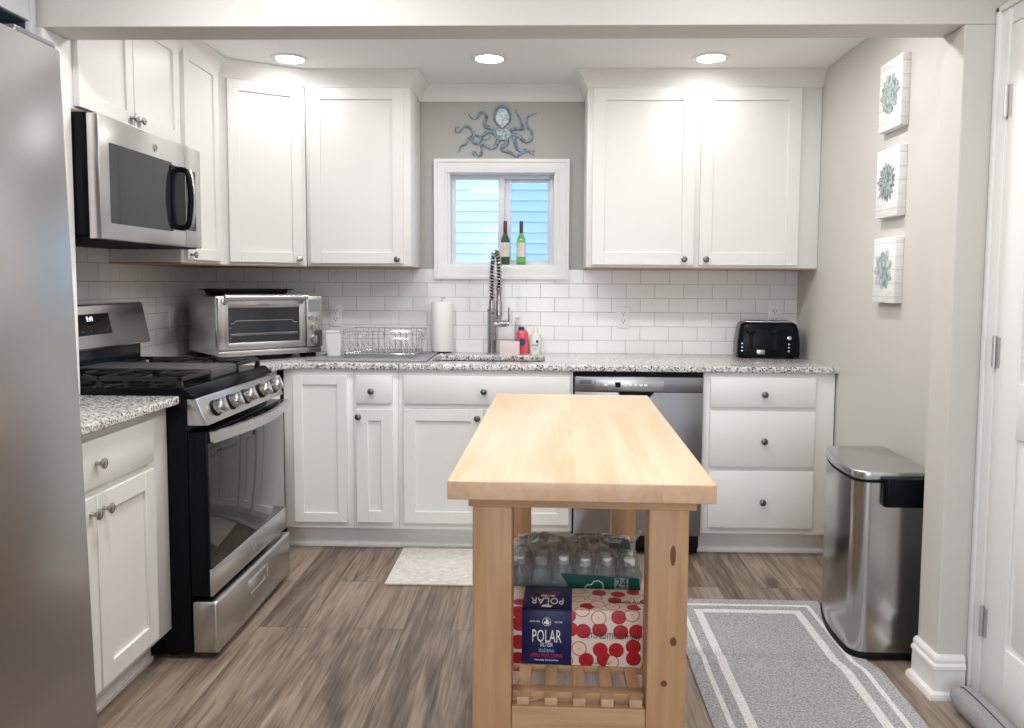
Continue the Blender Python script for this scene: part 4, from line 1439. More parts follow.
# ------------------------------------------------------------------ toaster oven in the corner
TO = R(43)
root = thing('toaster_oven', 'brushed steel toaster oven with glass door, angled in the corner', 'toaster oven', (-1.530, 3.545, CT + 0.0005), TO, world=False)
root.scale = (1.06, 1.06, 1.08)
TW, TD, TZ0, TZ1 = 0.505, 0.375, 0.022, 0.290
b = B()
b.box(0.0, TW, 0.02, TD, TZ0 + 0.004, TZ1, 0.010, 3)
b.build('body', M['steel_x'], root)
for xx, yy in ((0.05, 0.06), (TW - 0.05, 0.06), (0.05, TD - 0.05), (TW - 0.05, TD - 0.05)):
    B().box(xx - 0.03, xx + 0.03, yy - 0.03, yy + 0.03, 0.0, 0.0262, 0.004).build('foot', M['blackm'], root)
B().box(0.195, 0.315, 0.012, 0.06, 0.006, 0.0262, 0.003).build('tray_grip', M['blackm'], root)
B().box(0.006, TW - 0.006, 0.0, 0.02, TZ0, 0.048, 0.004).build('crumb_tray_front', M['steel_x'], root)
# door frame ring
b = B()
dx0_, dx1_, dz0_, dz1_ = 0.006, 0.418, 0.052, 0.284
wx0, wx1, wz0, wz1 = 0.052, 0.384, 0.084, 0.236
b.box(dx0_, wx0, -0.004, 0.0198, dz0_, dz1_, 0.004).box(wx1, dx1_, -0.004, 0.0198, dz0_, dz1_, 0.004)
b.box(wx0 - 0.005, wx1 + 0.005, -0.004, 0.0198, wz1, dz1_, 0.004).box(wx0 - 0.005, wx1 + 0.005, -0.004, 0.0198, dz0_, wz0, 0.004)
dr = b.build('door', M['steel_x'], root)
B().box(wx0 - 0.002, wx1 + 0.002, 0.006, 0.0185, wz0 - 0.002, wz1 + 0.002).build('door_glass', M['ovenin'], dr)
b = B()
b.tube([(wx0 + 0.012, 0.0045, 0.168), (wx0 + 0.022, 0.0045, 0.168), (wx0 + 0.034, 0.0045, 0.180), (wx1 - 0.034, 0.0045, 0.180), (wx1 - 0.022, 0.0045, 0.168), (wx1 - 0.006, 0.0045, 0.168)], 0.0018, 6)
b.tube([(wx0 + 0.008, 0.0045, 0.122), (wx1 - 0.006, 0.0045, 0.122)], 0.0026, 6)
b.tube([(wx0 + 0.008, 0.0045, 0.116), (wx1 - 0.006, 0.0045, 0.116)], 0.0012, 6)
for zz in (0.195, 0.150, 0.105, 0.090):
    b.tube([(wx0 + 0.004, 0.0045, zz), (wx0 + 0.016, 0.0045, zz)], 0.0014, 5)
b.build('wire_racks', M['chrome'], dr)
b = B()
b.tube([(0.022, -0.042, 0.284), (0.408, -0.042, 0.284)], 0.0125, 14)
b.tube([(0.036, -0.002, 0.258), (0.036, -0.042, 0.284)], 0.010, 8).tube([(0.394, -0.002, 0.258), (0.394, -0.042, 0.284)], 0.010, 8)
b.build('handle', M['steel_x'], dr)
b = B()
fm = Matrix(((1, 0, 0, 0), (0, 0, -1, 0), (0, 1, 0, 0), (0, 0, 0, 1)))
b.text('Breville', 0.017, Matrix.Translation((0.214, -0.0044, 0.252)) @ fm)
b.text('smart oven', 0.010, Matrix.Translation((0.214, -0.0044, 0.066)) @ fm)
b.build('lettering', M['greyink'], dr)
b = B()
b.box(0.422, TW - 0.001, -0.002, 0.0198, 0.050, 0.288, 0.004)
pn = b.build('control_panel', M['steel_x'], root)
B().prism(rrect(0.432, 0.492, 0.214, 0.272, 0.004), -0.0038, -0.0015, plane='xz').build('lcd', M['lcd'], pn)
for kx, kz, kr, kd in ((0.444, 0.184, 0.012, 0.008), (0.480, 0.184, 0.012, 0.008), (0.462, 0.140, 0.022, 0.020), (0.462, 0.084, 0.022, 0.020)):
    b = B()
    b.lathe([(0.0, 0.0), (kr, 0.0), (kr, kd * 0.6), (kr * 0.86, kd), (0.0, kd)], (kx, -0.0022, kz), (0, -1, 0), 20)
    if kr > 0.02:
        b.box(kx - 0.004, kx + 0.004, -0.0022 - kd - 0.008, -0.0022 - kd + 0.002, kz - 0.016, kz + 0.016, 0.002)
    b.build('dial', M['nickel'], pn)
# black baking tray lying on it
root = thing('baking_tray', 'black baking tray lying on top of the toaster oven', 'tray', (-1.530, 3.545, CT + 0.0005), TO, world=False)
root.scale = (1.06, 1.06, 1.08)
b = B()
t = bmesh.new()
def tr(o, z):
    return [t.verts.new((x, y, z)) for x, y in rrect(0.055 - o, 0.385 + o, 0.10 - o, 0.33 + o, 0.02 + o * 0.4, 3)]
ra = [tr(-0.012, 0.2905), tr(0.0, 0.312), tr(0.022, 0.316), tr(0.022, 0.319), tr(0.001, 0.315), tr(-0.010, 0.2935)]
for a, c in zip(ra, ra[1:]):
    k = len(a)
    for j in range(k):
        t.faces.new((a[j], a[(j + 1) % k], c[(j + 1) % k], c[j]))
t.faces.new(ra[0]); t.faces.new(ra[-1])
bmesh.ops.recalc_face_normals(t, faces=t.faces)
b._merge(t)
b.build('pan', M['blackm'], root)

# ------------------------------------------------------------------ four slice toaster
root = thing('toaster', 'glossy black four-slice toaster at the right end of the worktop', 'toaster', (1.165, 4.075, CT + 0.0005), R(-6), world=False)
b = B()
tw = 0.158
t = bmesh.new()
rings = []
for z, ins, dep in ((0.010, 0.004, 0.094), (0.020, 0.0, 0.096), (0.090, 0.002, 0.096), (0.150, 0.010, 0.092), (0.176, 0.018, 0.086), (0.186, 0.030, 0.076)):
    rings.append([t.verts.new((x, y, z)) for x, y in rrect(-tw + ins, tw - ins, -dep, dep, 0.028, 5)])
for a, c in zip(rings, rings[1:]):
    k = len(a)
    for j in range(k):
        t.faces.new((a[j], a[(j + 1) % k], c[(j + 1) % k], c[j]))
t.faces.new(rings[0]); t.faces.new(rings[-1])
bmesh.ops.recalc_face_normals(t, faces=t.faces)
b._merge(t)
b.build('shell', M['black'], root)
b = B()
b.prism(rrect(-tw + 0.036, tw - 0.036, -0.070, 0.070, 0.02), 0.1855, 0.192, 0.002)
tp = b.build('top_plate', M['steel_x'], root)
for yy in (-0.035, 0.035):
    for x0, x1 in ((-0.112, -0.008), (0.008, 0.112)):
        B().box(x0, x1, yy - 0.013, yy + 0.013, 0.1915, 0.1928).build('bread_slot', M['blackm'], tp)
for xx in (-0.092, 0.030):
    B().box(xx - 0.011, xx + 0.011, -0.0972, -0.094, 0.045, 0.150, 0.003).build('lever_slot', M['blackm'], root)
for xx in (-0.092, 0.030):
    B().box(xx - 0.020, xx + 0.020, -0.112, -0.0965, 0.130, 0.146, 0.004).build('lever', M['black'], root)
for xx in (-0.135, 0.098):
    for zz in (0.040, 0.058, 0.076):
        B().lathe([(0.0, 0.0), (0.005, 0.0), (0.004, 0.003), (0.0, 0.0035)], (xx, -0.0962, zz), (0, -1, 0), 10).build('button', M['chrome'], root)
B().lathe([(0.0, 0.0), (0.012, 0.0), (0.010, 0.008), (0.0, 0.009)], (0.098, -0.0955, 0.108), (0, -1, 0), 16).build('dial', M['chrome'], root)
b = B().box(-0.062, -0.022, -0.0985, -0.0955, 0.022, 0.046, 0.001)
pl = b.build('brand_plate', M['nickel'], root)
for xx in (-0.12, 0.12):
    for yy in (-0.06, 0.06):
        B().lathe([(0.012, 0.0), (0.012, 0.0102)], (xx, yy, 0.0), n=10).build('foot', M['blackm'], root)

# ------------------------------------------------------------------ outlets
def outlet(label, x, z, group='white wall outlets'):
    root = thing('wall_outlet', label, 'outlet', (x, YB - 0.0082, z), world=False, group=group)
    b = B()
    b.box(-0.036, 0.036, -0.006, 0.0, -0.059, 0.059, 0.003)
    pl = b.build('plate', M['plastic'], root)
    b = B()
    for zz in (-0.022, 0.022):
        for sx in (-0.008, 0.008):
            b.box(sx - 0.0015, sx + 0.0015, -0.0072, -0.005, zz + 0.000, zz + 0.010)
        b.lathe([(0.0, 0.0), (0.003, 0.0), (0.003, 0.002), (0.0, 0.002)], (0, -0.0052, zz - 0.007), (0, -1, 0), 10)
    b.build('slots', M['blackink'], root)
outlet('white wall outlet on the tile above the dish rack cup', -1.152, 1.112)
outlet('white wall outlet on open tile between sink and toaster', 0.428, 1.112)
outlet('white wall outlet half hidden behind the black toaster', 1.245, 1.128)
root = thing('switch_plate', 'white switch plate on the tiled left wall behind the stove', 'switch', (XL + 0.0082, 3.845, 1.10), world=False)
B().box(0.0, 0.006, -0.036, 0.036, -0.059, 0.059, 0.003).build('plate', M['plastic'], root)
B().box(0.005, 0.010, -0.008, 0.008, -0.016, 0.016, 0.002).build('toggle', M['trim'], root)

# ------------------------------------------------------------------ octopus on the wall
root = thing('octopus_wall_art', 'blue and white metal octopus hung above the window', 'wall art', (-0.265, YB, 2.09))
def ow(px, py, y=YB - 0.008):
    return (-0.494 + (px / 10.78 - 5) * 0.0054, y, 2.237 - (py / 10.78 - 8) * 0.00532)
tent = [
    [(500, 350), (440, 300), (385, 290), (375, 240), (400, 190), (375, 145), (330, 140), (300, 190), (265, 212), (225, 185), (205, 148)],
    [(520, 400), (450, 345), (390, 355), (340, 400), (330, 440), (300, 470), (260, 460), (235, 415), (255, 385), (300, 385), (340, 415), (400, 430), (450, 395)],
    [(245, 425), (250, 350), (220, 300), (165, 285), (120, 330), (85, 355), (60, 330), (75, 292), (105, 292)],
    [(240, 400), (190, 430), (170, 480), (120, 500), (105, 550), (85, 568)],
    [(530, 420), (490, 500), (440, 520), (390, 490), (345, 490), (350, 540), (340, 590), (310, 602), (285, 570), (255, 555), (245, 580), (265, 602)],
    [(620, 420), (610, 480), (560, 510), (580, 550), (640, 560), (690, 590), (725, 608), (770, 575), (830, 550), (880, 558), (920, 545)],
    [(690, 380), (705, 460), (720, 520), (770, 545), (830, 530), (870, 570), (920, 602)],
    [(660, 370), (750, 390), (780, 430), (830, 450), (880, 420), (885, 350), (850, 310), (830, 260), (830, 200), (860, 175), (900, 155), (935, 145)],
    [(620, 370), (640, 340), (700, 310), (790, 310), (770, 250), (755, 195), (725, 160), (715, 105)],
]
for i, tp_ in enumerate(tent):
    pts_ = catmull([ow(px, py, YB - 0.008 - 0.0012 * (i % 3)) for px, py in tp_], 5)
    k = len(pts_)
    big = 0.0105 if i not in (2, 3) else 0.0078
    B().tube(pts_, [big * (1 - 0.72 * j / (k - 1)) for j in range(k)], 8, flat=0.55).build('tentacle', M['oct_dark'], root)
hd = []
for a in range(0, 360, 15):
    c, s = math.cos(R(a)), math.sin(R(a))
    rx_ = 96 if s <= 0.3 else 96 - 55 * ((s - 0.3) / 0.7)
    hd.append((565 + rx_ * c, 190 + 128 * s))
b = B()
b.prism([(ow(px, py)[0], ow(px, py)[2]) for px, py in hd], YB - 0.020, YB - 0.003, 0.006, plane='xz', seg=3)
b.build('head', M['oct_dark'], root)
inner = [(568 + (px - 565) * 0.74, 205 + (py - 190) * 0.80) for px, py in hd]
b = B()
b.prism([(ow(px, py)[0], ow(px, py)[2]) for px, py in inner], YB - 0.0235, YB - 0.015, 0.003, plane='xz')
b.build('mottled_face', M['oct_light'], root)
bd = []
for a in range(0, 360, 20):
    k = 1.0 + 0.10 * math.cos(R(a * 5))
    bd.append((575 + 88 * k * math.cos(R(a)), 370 + 72 * k * math.sin(R(a))))
b = B()
b.prism([(ow(px, py)[0], ow(px, py)[2]) for px, py in bd], YB - 0.016, YB - 0.002, 0.005, plane='xz')
b.build('body', M['oct_mid'], root)

# ------------------------------------------------------------------ canvases on the right wall
def canvas(label, y0, y1, z0, z1, style):
    root = thing('canvas_print', label, 'picture', (XR, (y0 + y1) / 2, (z0 + z1) / 2), group='succulent canvases on the right wall')
    T = 0.032
    B().box(XR - T, XR - 0.0005, y0, y1, z0, z1, 0.0015).build('canvas', M['canvas'], root)
    b = B()
    cy, cz = (y0 + y1) / 2 + 0.002, (z0 + z1) / 2 + 0.002
    rnd = random.Random(style)
    def petal(a, r0, r1, w, xo):
        d = Vector((0, math.cos(a), math.sin(a)))
        s = Vector((0, -math.sin(a), math.cos(a)))
        o = Vector((XR - T - xo, cy, cz))
        pr = [(0.0, 0.25), (0.35, 0.8), (0.62, 1.0), (0.84, 0.62), (1.0, 0.0)]
        pts = [o + d * (r0 + (r1 - r0) * f) + s * w * g for f, g in pr] + [o + d * (r0 + (r1 - r0) * f) - s * w * g for f, g in pr[-2::-1]]
        b.prism([(p.y, p.z) for p in pts], XR - T - xo - 0.0006, XR - T - xo + 0.0006, plane='yz')
    if style == 1:
        rows = [(16, 0.045, 0.082, 0.013), (14, 0.028, 0.066, 0.013), (11, 0.014, 0.048, 0.012), (8, 0.0, 0.030, 0.009)]
    elif style == 2:
        rows = [(18, 0.030, 0.080, 0.009), (16, 0.018, 0.064, 0.009), (13, 0.008, 0.046, 0.008), (9, 0.0, 0.028, 0.006)]
    else:
        rows = [(9, 0.018, 0.084, 0.020), (8, 0.008, 0.062, 0.018), (6, 0.002, 0.042, 0.014), (5, 0.0, 0.024, 0.009)]
    for ri, (n_, r0, r1, w) in enumerate(rows):
        for k in range(n_):
            a = 2 * math.pi * (k + 0.5 * (ri % 2)) / n_ + rnd.uniform(-0.08, 0.08)
            petal(a, r0, r1 * rnd.uniform(0.9, 1.06), w, 0.0009 + ri * 0.0011 + 0.0002 * (k % 2))
    b.build('succulent', M['succ%d' % style], root, False)
canvas('topmost succulent canvas, a dense round grey-green rosette', 2.985, 3.180, 1.902, 2.168, 1)
canvas('middle succulent canvas, a spiky slate-grey rosette', 2.985, 3.180, 1.563, 1.829, 2)
canvas('lowest succulent canvas, a mint rosette with few broad leaves', 2.985, 3.180, 1.228, 1.482, 3)

# ------------------------------------------------------------------ recessed lights
def can(label, x, y):
    root = thing('recessed_light', label, 'ceiling light', (x, y, ZC), group='recessed lights in the kitchen ceiling', world=False)
    B().lathe([(0.062, -0.0005), (0.088, -0.0005), (0.088, -0.004), (0.082, -0.007), (0.066, -0.007), (0.062, -0.003)], n=36).build('trim_ring', M['trim'], root)
    B().lathe([(0.0, -0.0010), (0.0615, -0.0010), (0.0615, -0.0040), (0.0, -0.0045)], n=32).build('diffuser', M['emit'], root)
can('lit recessed ceiling light above the angled corner cupboard', -1.215, 3.690)
can('lit recessed ceiling light straight in front of the window', -0.270, 3.690)
can('lit recessed ceiling light in front of the right wall cupboard', 0.765, 3.690)

# ------------------------------------------------------------------ kitchen island
IR = R(-1.1)
root = thing('kitchen_island', 'maple butcher-block island table with open slatted shelf', 'table', (0.087, 2.130, 0), IR, world=False)
IW, IL = 0.2700, 0.612
B().box(-IW, IW, -IL, IL, 0.860, 0.900, 0.004, 3).build('tabletop', M['maple_top'], root)
LX, LY, LS = 0.2225, 0.575, 0.082
B().box(-LX - 0.008, LX + 0.014, -LY - 0.006, -LY + 0.040, 0.838, 0.8598, 0.002).build('end_batten', M['maple_x'], root)
B().box(-LX - 0.008, LX + 0.014, LY - 0.040, LY + 0.006, 0.838, 0.8598, 0.002).build('end_batten', M['maple_x'], root)
for sx in (-1, 1):
    xx = sx * (LX - 0.020)
    B().box(xx - 0.015, xx + 0.015, -LY + 0.041, LY - 0.041, 0.780, 0.8378, 0.002).build('side_apron', M['maple_y'], root)
for sx in (-1, 1):
    for sy in (-1, 1):
        x0 = sx * LX
        y0 = sy * LY
        b = B()
        b.box(min(x0, x0 - sx * LS), max(x0, x0 - sx * LS), min(y0, y0 - sy * 0.078), max(y0, y0 - sy * 0.078), 0.0, 0.8378, 0.004)
        lg = b.build('leg', M['maple_leg'], root)
        if sy == -1 and sx == 1:
            for kx, kz, w, h in ((0.032, 0.742, 0.006, 0.022), (0.028, 0.560, 0.007, 0.010), (0.046, 0.470, 0.007, 0.007)):
                k = B()
                k.prism([(x0 - sx * kx + w * math.cos(R(a)), kz + h * math.sin(R(a))) for a in range(0, 360, 30)], y0 - 0.0005, y0 + 0.0005, plane='xz')
                k.build('knot', M['knot'], lg, False)
# shelf: end rails, side rails, half-lapped lattice over the front half
for yy, zt in ((-LY + 0.0135, 0.4115), (-0.070, 0.4115), (LY - 0.030, 0.375)):
    rx = LX - (LS + 0.0005 if abs(yy) > 0.3 else 0.041)
    B().box(-rx, rx, yy - 0.0125, yy + 0.0125, zt - 0.088, zt, 0.003).build('end_rail', M['maple_x'], root)
for sx in (-1, 1):
    xx = sx * (LX - 0.026)
    B().box(xx - 0.014, xx + 0.014, -LY + 0.0785, LY - 0.0785, 0.325, 0.4115, 0.003).build('side_rail', M['maple_y'], root)
for k in range(5):
    xx = -0.116 + k * 0.059
    B().box(xx - 0.0135, xx + 0.0135, -LY + 0.004, -0.058, 0.4122, 0.4295, 0.002).build('slat', M['maple_y'], root)
for k in range(5):
    yy = -0.533 + k * 0.115
    xw = LX - (LS + 0.001 if abs(yy) > LY - 0.098 else 0.012)
    B().box(-xw, xw, yy - 0.0145, yy + 0.0145, 0.4126, 0.4300, 0.002).build('cross_slat', M['maple_x'], root)

# ------------------------------------------------------------------ box of cans on the shelf
BW, BD, BH = 0.380, 0.128, 0.130
BZ = 0.4304
root = thing('seltzer_box', 'red and cream apple-print can box with navy band on the island shelf', 'box', (0.080, 1.697, BZ), R(-2.4), world=False)
b = B()
b.box(-BW / 2, BW / 2, 0, BD, 0, BH, 0.003)
b.build('carton', M['apple'], root)
nx0, nx1 = -0.127, -0.014
b = B()
b.box(nx0, nx1, -0.0012, 0.004, 0.0015, BH + 0.0012, 0.0003).box(nx0, nx1, -0.0012, BD, BH - 0.004, BH + 0.0012, 0.0003)
bd_ = b.build('navy_band', M['navy'], root)
ncx = (nx0 + nx1) / 2
fmt = lambda x, z: Matrix.Translation((x, -0.0016, z)) @ fm
tmt = lambda x, y: Matrix.Translation((x, y, BH + 0.0016)) @ Matrix.Rotation(math.pi, 4, 'Z')
b = B()
b.text('POLAR', 0.042, fmt(ncx, 0.066), squeeze=0.52)
b.build('brand_lettering', M['whiteink'], bd_)
b = B()
b.text('SELTZER', 0.0125, fmt(ncx, 0.0470), squeeze=0.62)
b.build('product_lettering', M['whiteink'], bd_)
b = B()
b.text('Naturally Calorie-Free', 0.006, fmt(ncx, 0.0115), squeeze=1.0)
b.build('footer_lettering', M['whiteink'], bd_)
b = B()
b.text('SINCE 1882', 0.005, fmt(ncx - 0.027, 0.101), squeeze=0.9)
b.text('SELTZER', 0.005, fmt(ncx + 0.027, 0.101), squeeze=0.9)
b.build('small_lettering', M['whiteink'], bd_)
b = B()
b.text('POLAR', 0.050, tmt(ncx, 0.044), squeeze=0.50)
b.text('SELTZER', 0.012, tmt(ncx, 0.072), squeeze=0.75)
b.build('top_lettering', M['whiteink'], bd_)
# round emblem with a pale animal-shaped swirl
b = B()
b.tube([(ncx + 0.0095 * math.cos(a), -0.0016, 0.101 + 0.0095 * math.sin(a)) for a in [i * math.pi / 10 for i in range(20)]], 0.0006, 5, closed=True)
b.prism([(ncx + 0.0085 * x, 0.101 + 0.0085 * z) for x, z in ((-0.7, -0.5), (0.5, -0.8), (0.8, 0.0), (0.4, 0.3), (0.1, 0.9), (-0.3, 0.7), (-0.1, 0.2), (-0.7, 0.0))], -0.0018, -0.0010, plane='xz')
b.build('round_emblem', M['whiteink'], bd_)
b = B()
b.prism([(ncx + 0.014 * x, 0.015 + 0.010 * z) for x, z in ((-0.9, -0.5), (0.5, -0.8), (0.9, 0.0), (0.4, 0.3), (0.1, 0.9), (-0.3, 0.7), (-0.9, 0.0))], BH + 0.0012, BH + 0.0018)
b.build('top_emblem', M['whiteink'], bd_)
b = B()
b.text('italiano', 0.0145, fmt(ncx, 0.0345), squeeze=0.85)
b.build('blue_lettering', M['blueink'], bd_)
b = B()
b.text('APPLE PEAR DRINK', 0.013, fmt(ncx, 0.0220), squeeze=0.66)
b.text('APPLE PEAR DRINK', 0.010, tmt(ncx, 0.088), squeeze=0.70)
b.build('red_lettering', M['redink'], bd_)
b = B()
b.text("LTD EDITION'", 0.019, fmt(0.062, 0.072), squeeze=0.70)
b.text('fruity', 0.019, fmt(0.124, 0.073), squeeze=0.9)
b.text('LTD EDITION', 0.016, tmt(0.110, 0.050), squeeze=0.80)
b.text('12 CANS 12 FL OZ', 0.0055, fmt(0.05, 0.008))
b.build('black_lettering', M['blackink'], root)

# ------------------------------------------------------------------ pack of water bottles behind the box
root = thing('water_bottle_pack', 'shrink-wrapped pack of clear water bottles with dark green band', 'bottles', (0.080, 1.960, BZ), R(-1.5), world=False)
bottle_prof = [(0.0, 0.0), (0.022, 0.0), (0.0265, 0.006), (0.0265, 0.030), (0.0250, 0.034), (0.0265, 0.038), (0.0265, 0.060), (0.0250, 0.064), (0.0265, 0.068), (0.0265, 0.126), (0.024, 0.138), (0.016, 0.153), (0.0115, 0.162), (0.0115, 0.172), (0.0, 0.172)]
proto_b = proto_c = proto_l = None
px_ = 0.0545
for r_ in range(4):
    for c_ in range(6):
        x = (c_ - 2.5) * px_
        y = (r_ - 1.5) * px_
        dz = 0.006 * random.random()
        if proto_b is None:
            b = B(); b.lathe(bottle_prof, n=18); proto_b = bt = b.build('bottle', M['pet'], root)
            b = B(); b.lathe([(0.0135, 0.0), (0.0142, 0.002), (0.0142, 0.016), (0.012, 0.019), (0.0, 0.0195)], (0, 0, 0.167), n=18); proto_c = cp_ = b.build('cap', M['petcap'], bt)
            b = B(); b.lathe([(0.0268, 0.0), (0.0268, 0.052), (0.0264, 0.052), (0.0264, 0.0)], (0, 0, 0.075), n=18); proto_l = b.build('label', M['tealband'], bt)
        else:
            bt = proto_b.copy(); COL.objects.link(bt); bt.parent = root
            for pr in (proto_c, proto_l):
                d = pr.copy(); COL.objects.link(d); d.parent = bt
        bt.location = (x, y, dz)
hx_, hy2 = 3 * px_ + 0.002, 2 * px_ + 0.002
# crumpled clear film stretched over the caps
t = bmesh.new()
nu, nv = 72, 40
prof = []
grid = {}
for i in range(nu):
    a = 2 * math.pi * i / nu
    ca, sa = math.cos(a), math.sin(a)
    e = 0.22
    ux = math.copysign(abs(ca) ** e, ca)
    uy = math.copysign(abs(sa) ** e, sa)
    for j in range(nv + 1):
        f = j / nv
        if f < 0.45:
            z = 0.002 + 0.125 * f / 0.45
            s = 1.0
        else:
            g = (f - 0.45) / 0.55
            ang = g * math.pi / 2
            s = max(0.02, 1.0 - 0.98 * g ** 2.2)
            z = 0.127 + 0.070 * math.sin(min(1.0, g * 1.25) * math.pi / 2)
        p = Vector((ux * hx_ * s, uy * hy2 * s, z))
        w = noise.noise(p * 34) * 0.007 + noise.noise(p * 85 + Vector((3, 1, 7))) * 0.005
        if f > 0.40:
            p.z += abs(w) * 1.7
            if s > 0.5:
                p.x += ux * abs(w); p.y += uy * abs(w)
        else:
            p.x += ux * (0.001 + abs(w) * 0.3); p.y += uy * (0.001 + abs(w) * 0.3)
        grid[i, j] = t.verts.new(p)
for i in range(nu):
    for j in range(nv):
        t.faces.new((grid[i, j], grid[(i + 1) % nu, j], grid[(i + 1) % nu, j + 1], grid[i, j + 1]))
t.faces.new([grid[i, nv] for i in range(nu)])
b = B(); b._merge(t)
b.build('wrap_film', M['film'], root)
# printed band on the front of the film and a label on top
yb_ = -hy2 - 0.0045
b = B()
b.prism([(-0.034, 0.158), (0.158, 0.149), (0.164, 0.090), (0.164, 0.03), (0.030, 0.03), (0.004, 0.100)], yb_ - 0.0005, yb_ + 0.0005, plane='xz')
gb = b.build('green_band', M['green'], root, False)
B().prism([(0.098, 0.151), (0.132, 0.149), (0.132, 0.04), (0.098, 0.04)], yb_ - 0.0012, yb_ - 0.0006, plane='xz').build('pale_patch', M['sagegreen'], gb, False)
B().text('24', 0.034, Matrix.Translation((0.115, yb_ - 0.0018, 0.136)) @ fm, squeeze=0.9).build('count_lettering', M['blackink'], gb)
b = B()
cl_ = [(0.028, 0.100), (0.026, 0.112), (0.034, 0.120), (0.042, 0.119), (0.048, 0.128), (0.060, 0.130), (0.070, 0.122), (0.070, 0.112), (0.074, 0.104)]
b.tube([(x, yb_ - 0.001, z + 0.012) for x, z in cl_], 0.0010, 5)
b.build('cloud_outline', M['whiteink'], gb)
b = B()
b.box(0.075, 0.130, -0.045, 0.030, 0.2055, 0.2065, rot=Matrix.Rotation(R(4), 4, 'Y'))
gl = b.build('top_label', M['green'], root, False)
b = B()
b.text('NATURAL', 0.013, Matrix.Translation((0.103, 0.012, 0.2005)) @ Matrix.Rotation(R(4), 4, 'Y'), squeeze=0.8)
b.text('SPRING', 0.013, Matrix.Translation((0.103, -0.004, 0.2005)) @ Matrix.Rotation(R(4), 4, 'Y'), squeeze=0.8)
b.build('top_lettering', M['whiteink'], gl)
b = B()
tw_ = [(0.150, 0.02, 0.175), (0.156, 0.018, 0.200), (0.166, 0.014, 0.214), (0.172, 0.01, 0.226)]
b.tube(tw_, [0.010, 0.006, 0.004, 0.005], 7)
b.build('film_tail', M['film'], root)

# ------------------------------------------------------------------ trash can
root = thing('trash_can', 'tall stainless step trash can against the right wall', 'trash can', (1.21, 2.82, 0), world=True)
def can_outline(o=0.0, top=0.0):
    """left face bowed out, rounded corners at the near end and far end"""
    pts = []
    x_r = 1.338 + o
    y0, y1 = 2.612 - o, 3.035 + o
    # right side up, far end, left bowed side, near end
    pts += [(x_r, y0), (x_r, y1)]
    pts += [(1.130 + 0.0, y1), (1.112 - o, y1 - 0.012)]
    for i in range(1, 8):
        f = i / 8
        yy = (y1 - 0.012) + (y0 + 0.060 - (y1 - 0.012)) * f
        xx = 1.112 + (1.066 - 1.112) * f - 0.020 * math.sin(math.pi * f) - o
        pts.append((xx, yy))
    for i in range(7):
        a = R(180 + 90 * i / 6)
        pts.append((1.066 + 0.055 + (0.055 + o) * math.cos(a), y0 + o + 0.055 + (0.055 + o) * math.sin(a)))
    return pts
b = B()
b.prism(can_outline(), 0.030, 0.625)
b.build('body', M['steel_z'], root)
B().prism(can_outline(0.003), 0.008, 0.030, 0.002).build('base_ring', M['blackm'], root)
B().prism(can_outline(-0.004), 0.625, 0.634).build('rim_gap', M['blackm'], root)
B().prism(can_outline(0.002), 0.634, 0.664, 0.006, seg=3).build('lid', M['steel_x'], root)
b = B()
b.prism([(1.150, 2.6115), (1.318, 2.6115), (1.318, 2.588), (1.306, 2.580), (1.162, 2.580), (1.150, 2.588)], 0.548, 0.646, 0.004)
b.build('hinge_housing', M['black'], root)

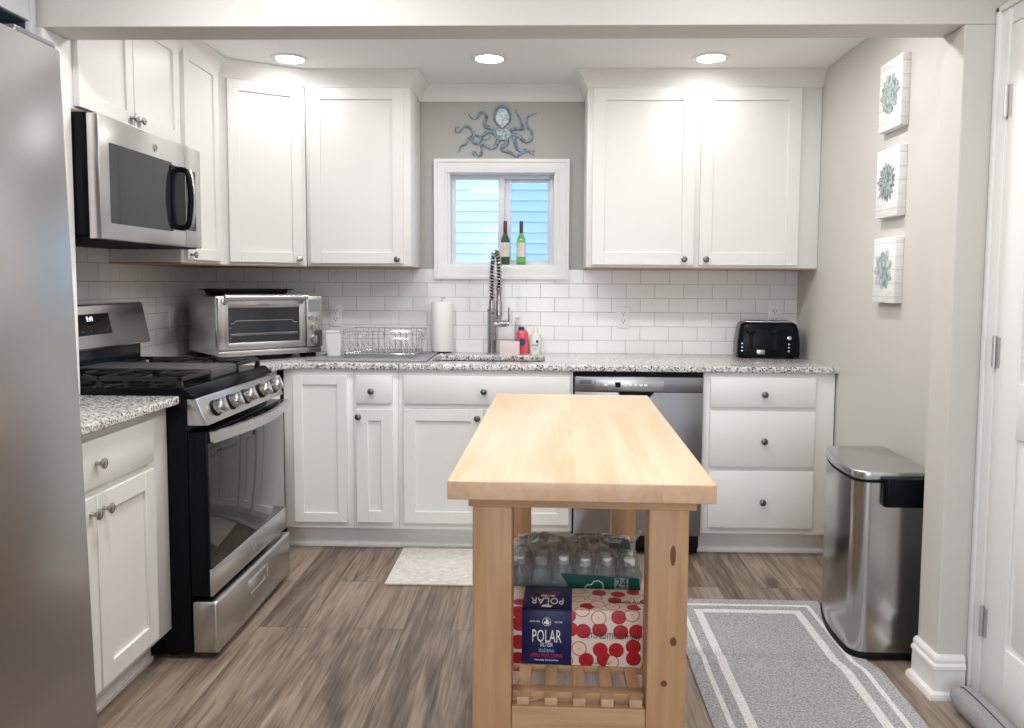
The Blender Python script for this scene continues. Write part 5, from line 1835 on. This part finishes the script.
# ------------------------------------------------------------------ rug and mats
def rug():
    x0, x1, y0, y1 = 0.503, 1.118, 1.10, 3.098
    bx = [0, 0.045, 0.062, 0.098, 0.128]
    W_, L_ = x1 - x0, y1 - y0
    def cuts(n, L):
        c = list(bx) + [L - v for v in bx]
        inner0, inner1 = bx[-1], L - bx[-1]
        c += [inner0 + (inner1 - inner0) * i / n for i in range(1, n)]
        return sorted(set(round(v, 5) for v in c))
    cx, cy = cuts(10, W_), cuts(60, L_)
    t = bmesh.new()
    V = {}
    for i, u in enumerate(cx):
        for j, v in enumerate(cy):
            X, Y = x0 + u, y0 + v
            z = 0.0075 + 0.0008 * noise.noise(Vector((X * 9, Y * 9, 0)))
            d = (Y - 2.575 + 0.05 * (X - 0.8)) / 0.030
            z += 0.010 * math.exp(-d * d) * max(0.0, min(1.0, (1.00 - X) / 0.25 + 0.2)) if X < 1.04 else 0.0
            # the near part of the right edge has slid out past the can
            sh = 0.0
            if Y < 2.60:
                f = min(1.0, (2.60 - Y) / 0.08)
                f = f * f * (3 - 2 * f)
                g = max(0.0, 1.0 - max(0.0, (2.52 - Y)) / 0.9)
                sh = 0.022 * f * g * max(0.0, (u - 0.4 * W_) / (0.6 * W_))
            V[i, j] = t.verts.new((X + sh, Y, z))
    for i in range(len(cx) - 1):
        for j in range(len(cy) - 1):
            f = t.faces.new((V[i, j], V[i + 1, j], V[i + 1, j + 1], V[i, j + 1]))
            u = (cx[i] + cx[i + 1]) / 2
            v = (cy[j] + cy[j + 1]) / 2
            m = min(u, W_ - u, v, L_ - v)
            f.material_index = 1 if (0.045 < m < 0.062 or 0.098 < m < 0.128) else 0
    g = bmesh.ops.extrude_face_region(t, geom=t.faces[:])
    for v in g['geom']:
        if isinstance(v, bmesh.types.BMVert):
            pass
    lo = [v for v in t.verts if v not in set(V.values())]
    bmesh.ops.recalc_face_normals(t, faces=t.faces)
    top = set(V.values())
    for v in t.verts:
        if v not in top:
            v.co.z = 0.0004
    # keep the upper copy on top
    bmesh.ops.recalc_face_normals(t, faces=t.faces)
    me = bpy.data.meshes.new('floor_rug')
    t.to_mesh(me)
    t.free()
    me.materials.append(M['rug']); me.materials.append(M['rugwhite'])
    o = bpy.data.objects.new('floor_rug', me)
    COL.objects.link(o)
    tag(o, 'grey runner rug with two white border stripes beside the trash can', 'rug')
rug()
b = B()
b.box(-0.679, 0.10, 3.203, 3.655, 0.0003, 0.010, 0.004)
o = b.build('kitchen_mat', M['mat'])
tag(o, 'cream floor mat in front of the sink cupboard', 'mat')

# draft stopper along the door
root = thing('draft_stopper', 'grey stuffed draft stopper lying along the foot of the white door', 'draft stopper', (1.288, 1.9, 0))
t = bmesh.new()
rings = []
ns, nr = 40, 16
for i in range(ns + 1):
    f = i / ns
    yy = 2.353 - f * 0.86
    e = min(1.0, math.sin(math.pi * min(f, 1 - f) / 0.16) if min(f, 1 - f) < 0.08 else 1.0)
    rw = 0.012 + 0.034 * e
    rh = 0.004 + 0.038 * e
    cx = 1.286 + 0.006 * math.sin(f * 9)
    ring = []
    for j in range(nr):
        a = 2 * math.pi * j / nr
        wr = 1 + 0.05 * noise.noise(Vector((f * 14, a, 2.0)))
        ring.append(t.verts.new((cx + rw * wr * math.cos(a), yy, max(0.001, 0.043 + rh * wr * math.sin(a) - (0.002 if e > .9 else 0)))))
    rings.append(ring)
for a, c in zip(rings, rings[1:]):
    for j in range(nr):
        t.faces.new((a[j], a[(j + 1) % nr], c[(j + 1) % nr], c[j]))
t.faces.new(rings[0]); t.faces.new(rings[-1])
bmesh.ops.recalc_face_normals(t, faces=t.faces)
b = B(); b._merge(t)
b.build('cushion', M['stopper'], root)
b = B()
b.tube([(1.272 + 0.006 * math.sin(f * 9), 2.347 - f * 0.86, 0.0445 + 0.040 * (min(1.0, math.sin(math.pi * min(f, 1 - f) / 0.16) if min(f, 1 - f) < 0.08 else 1.0))) for f in [i / 30 for i in range(31)]], 0.0016, 6)
b.build('piping', M['cord'], root)
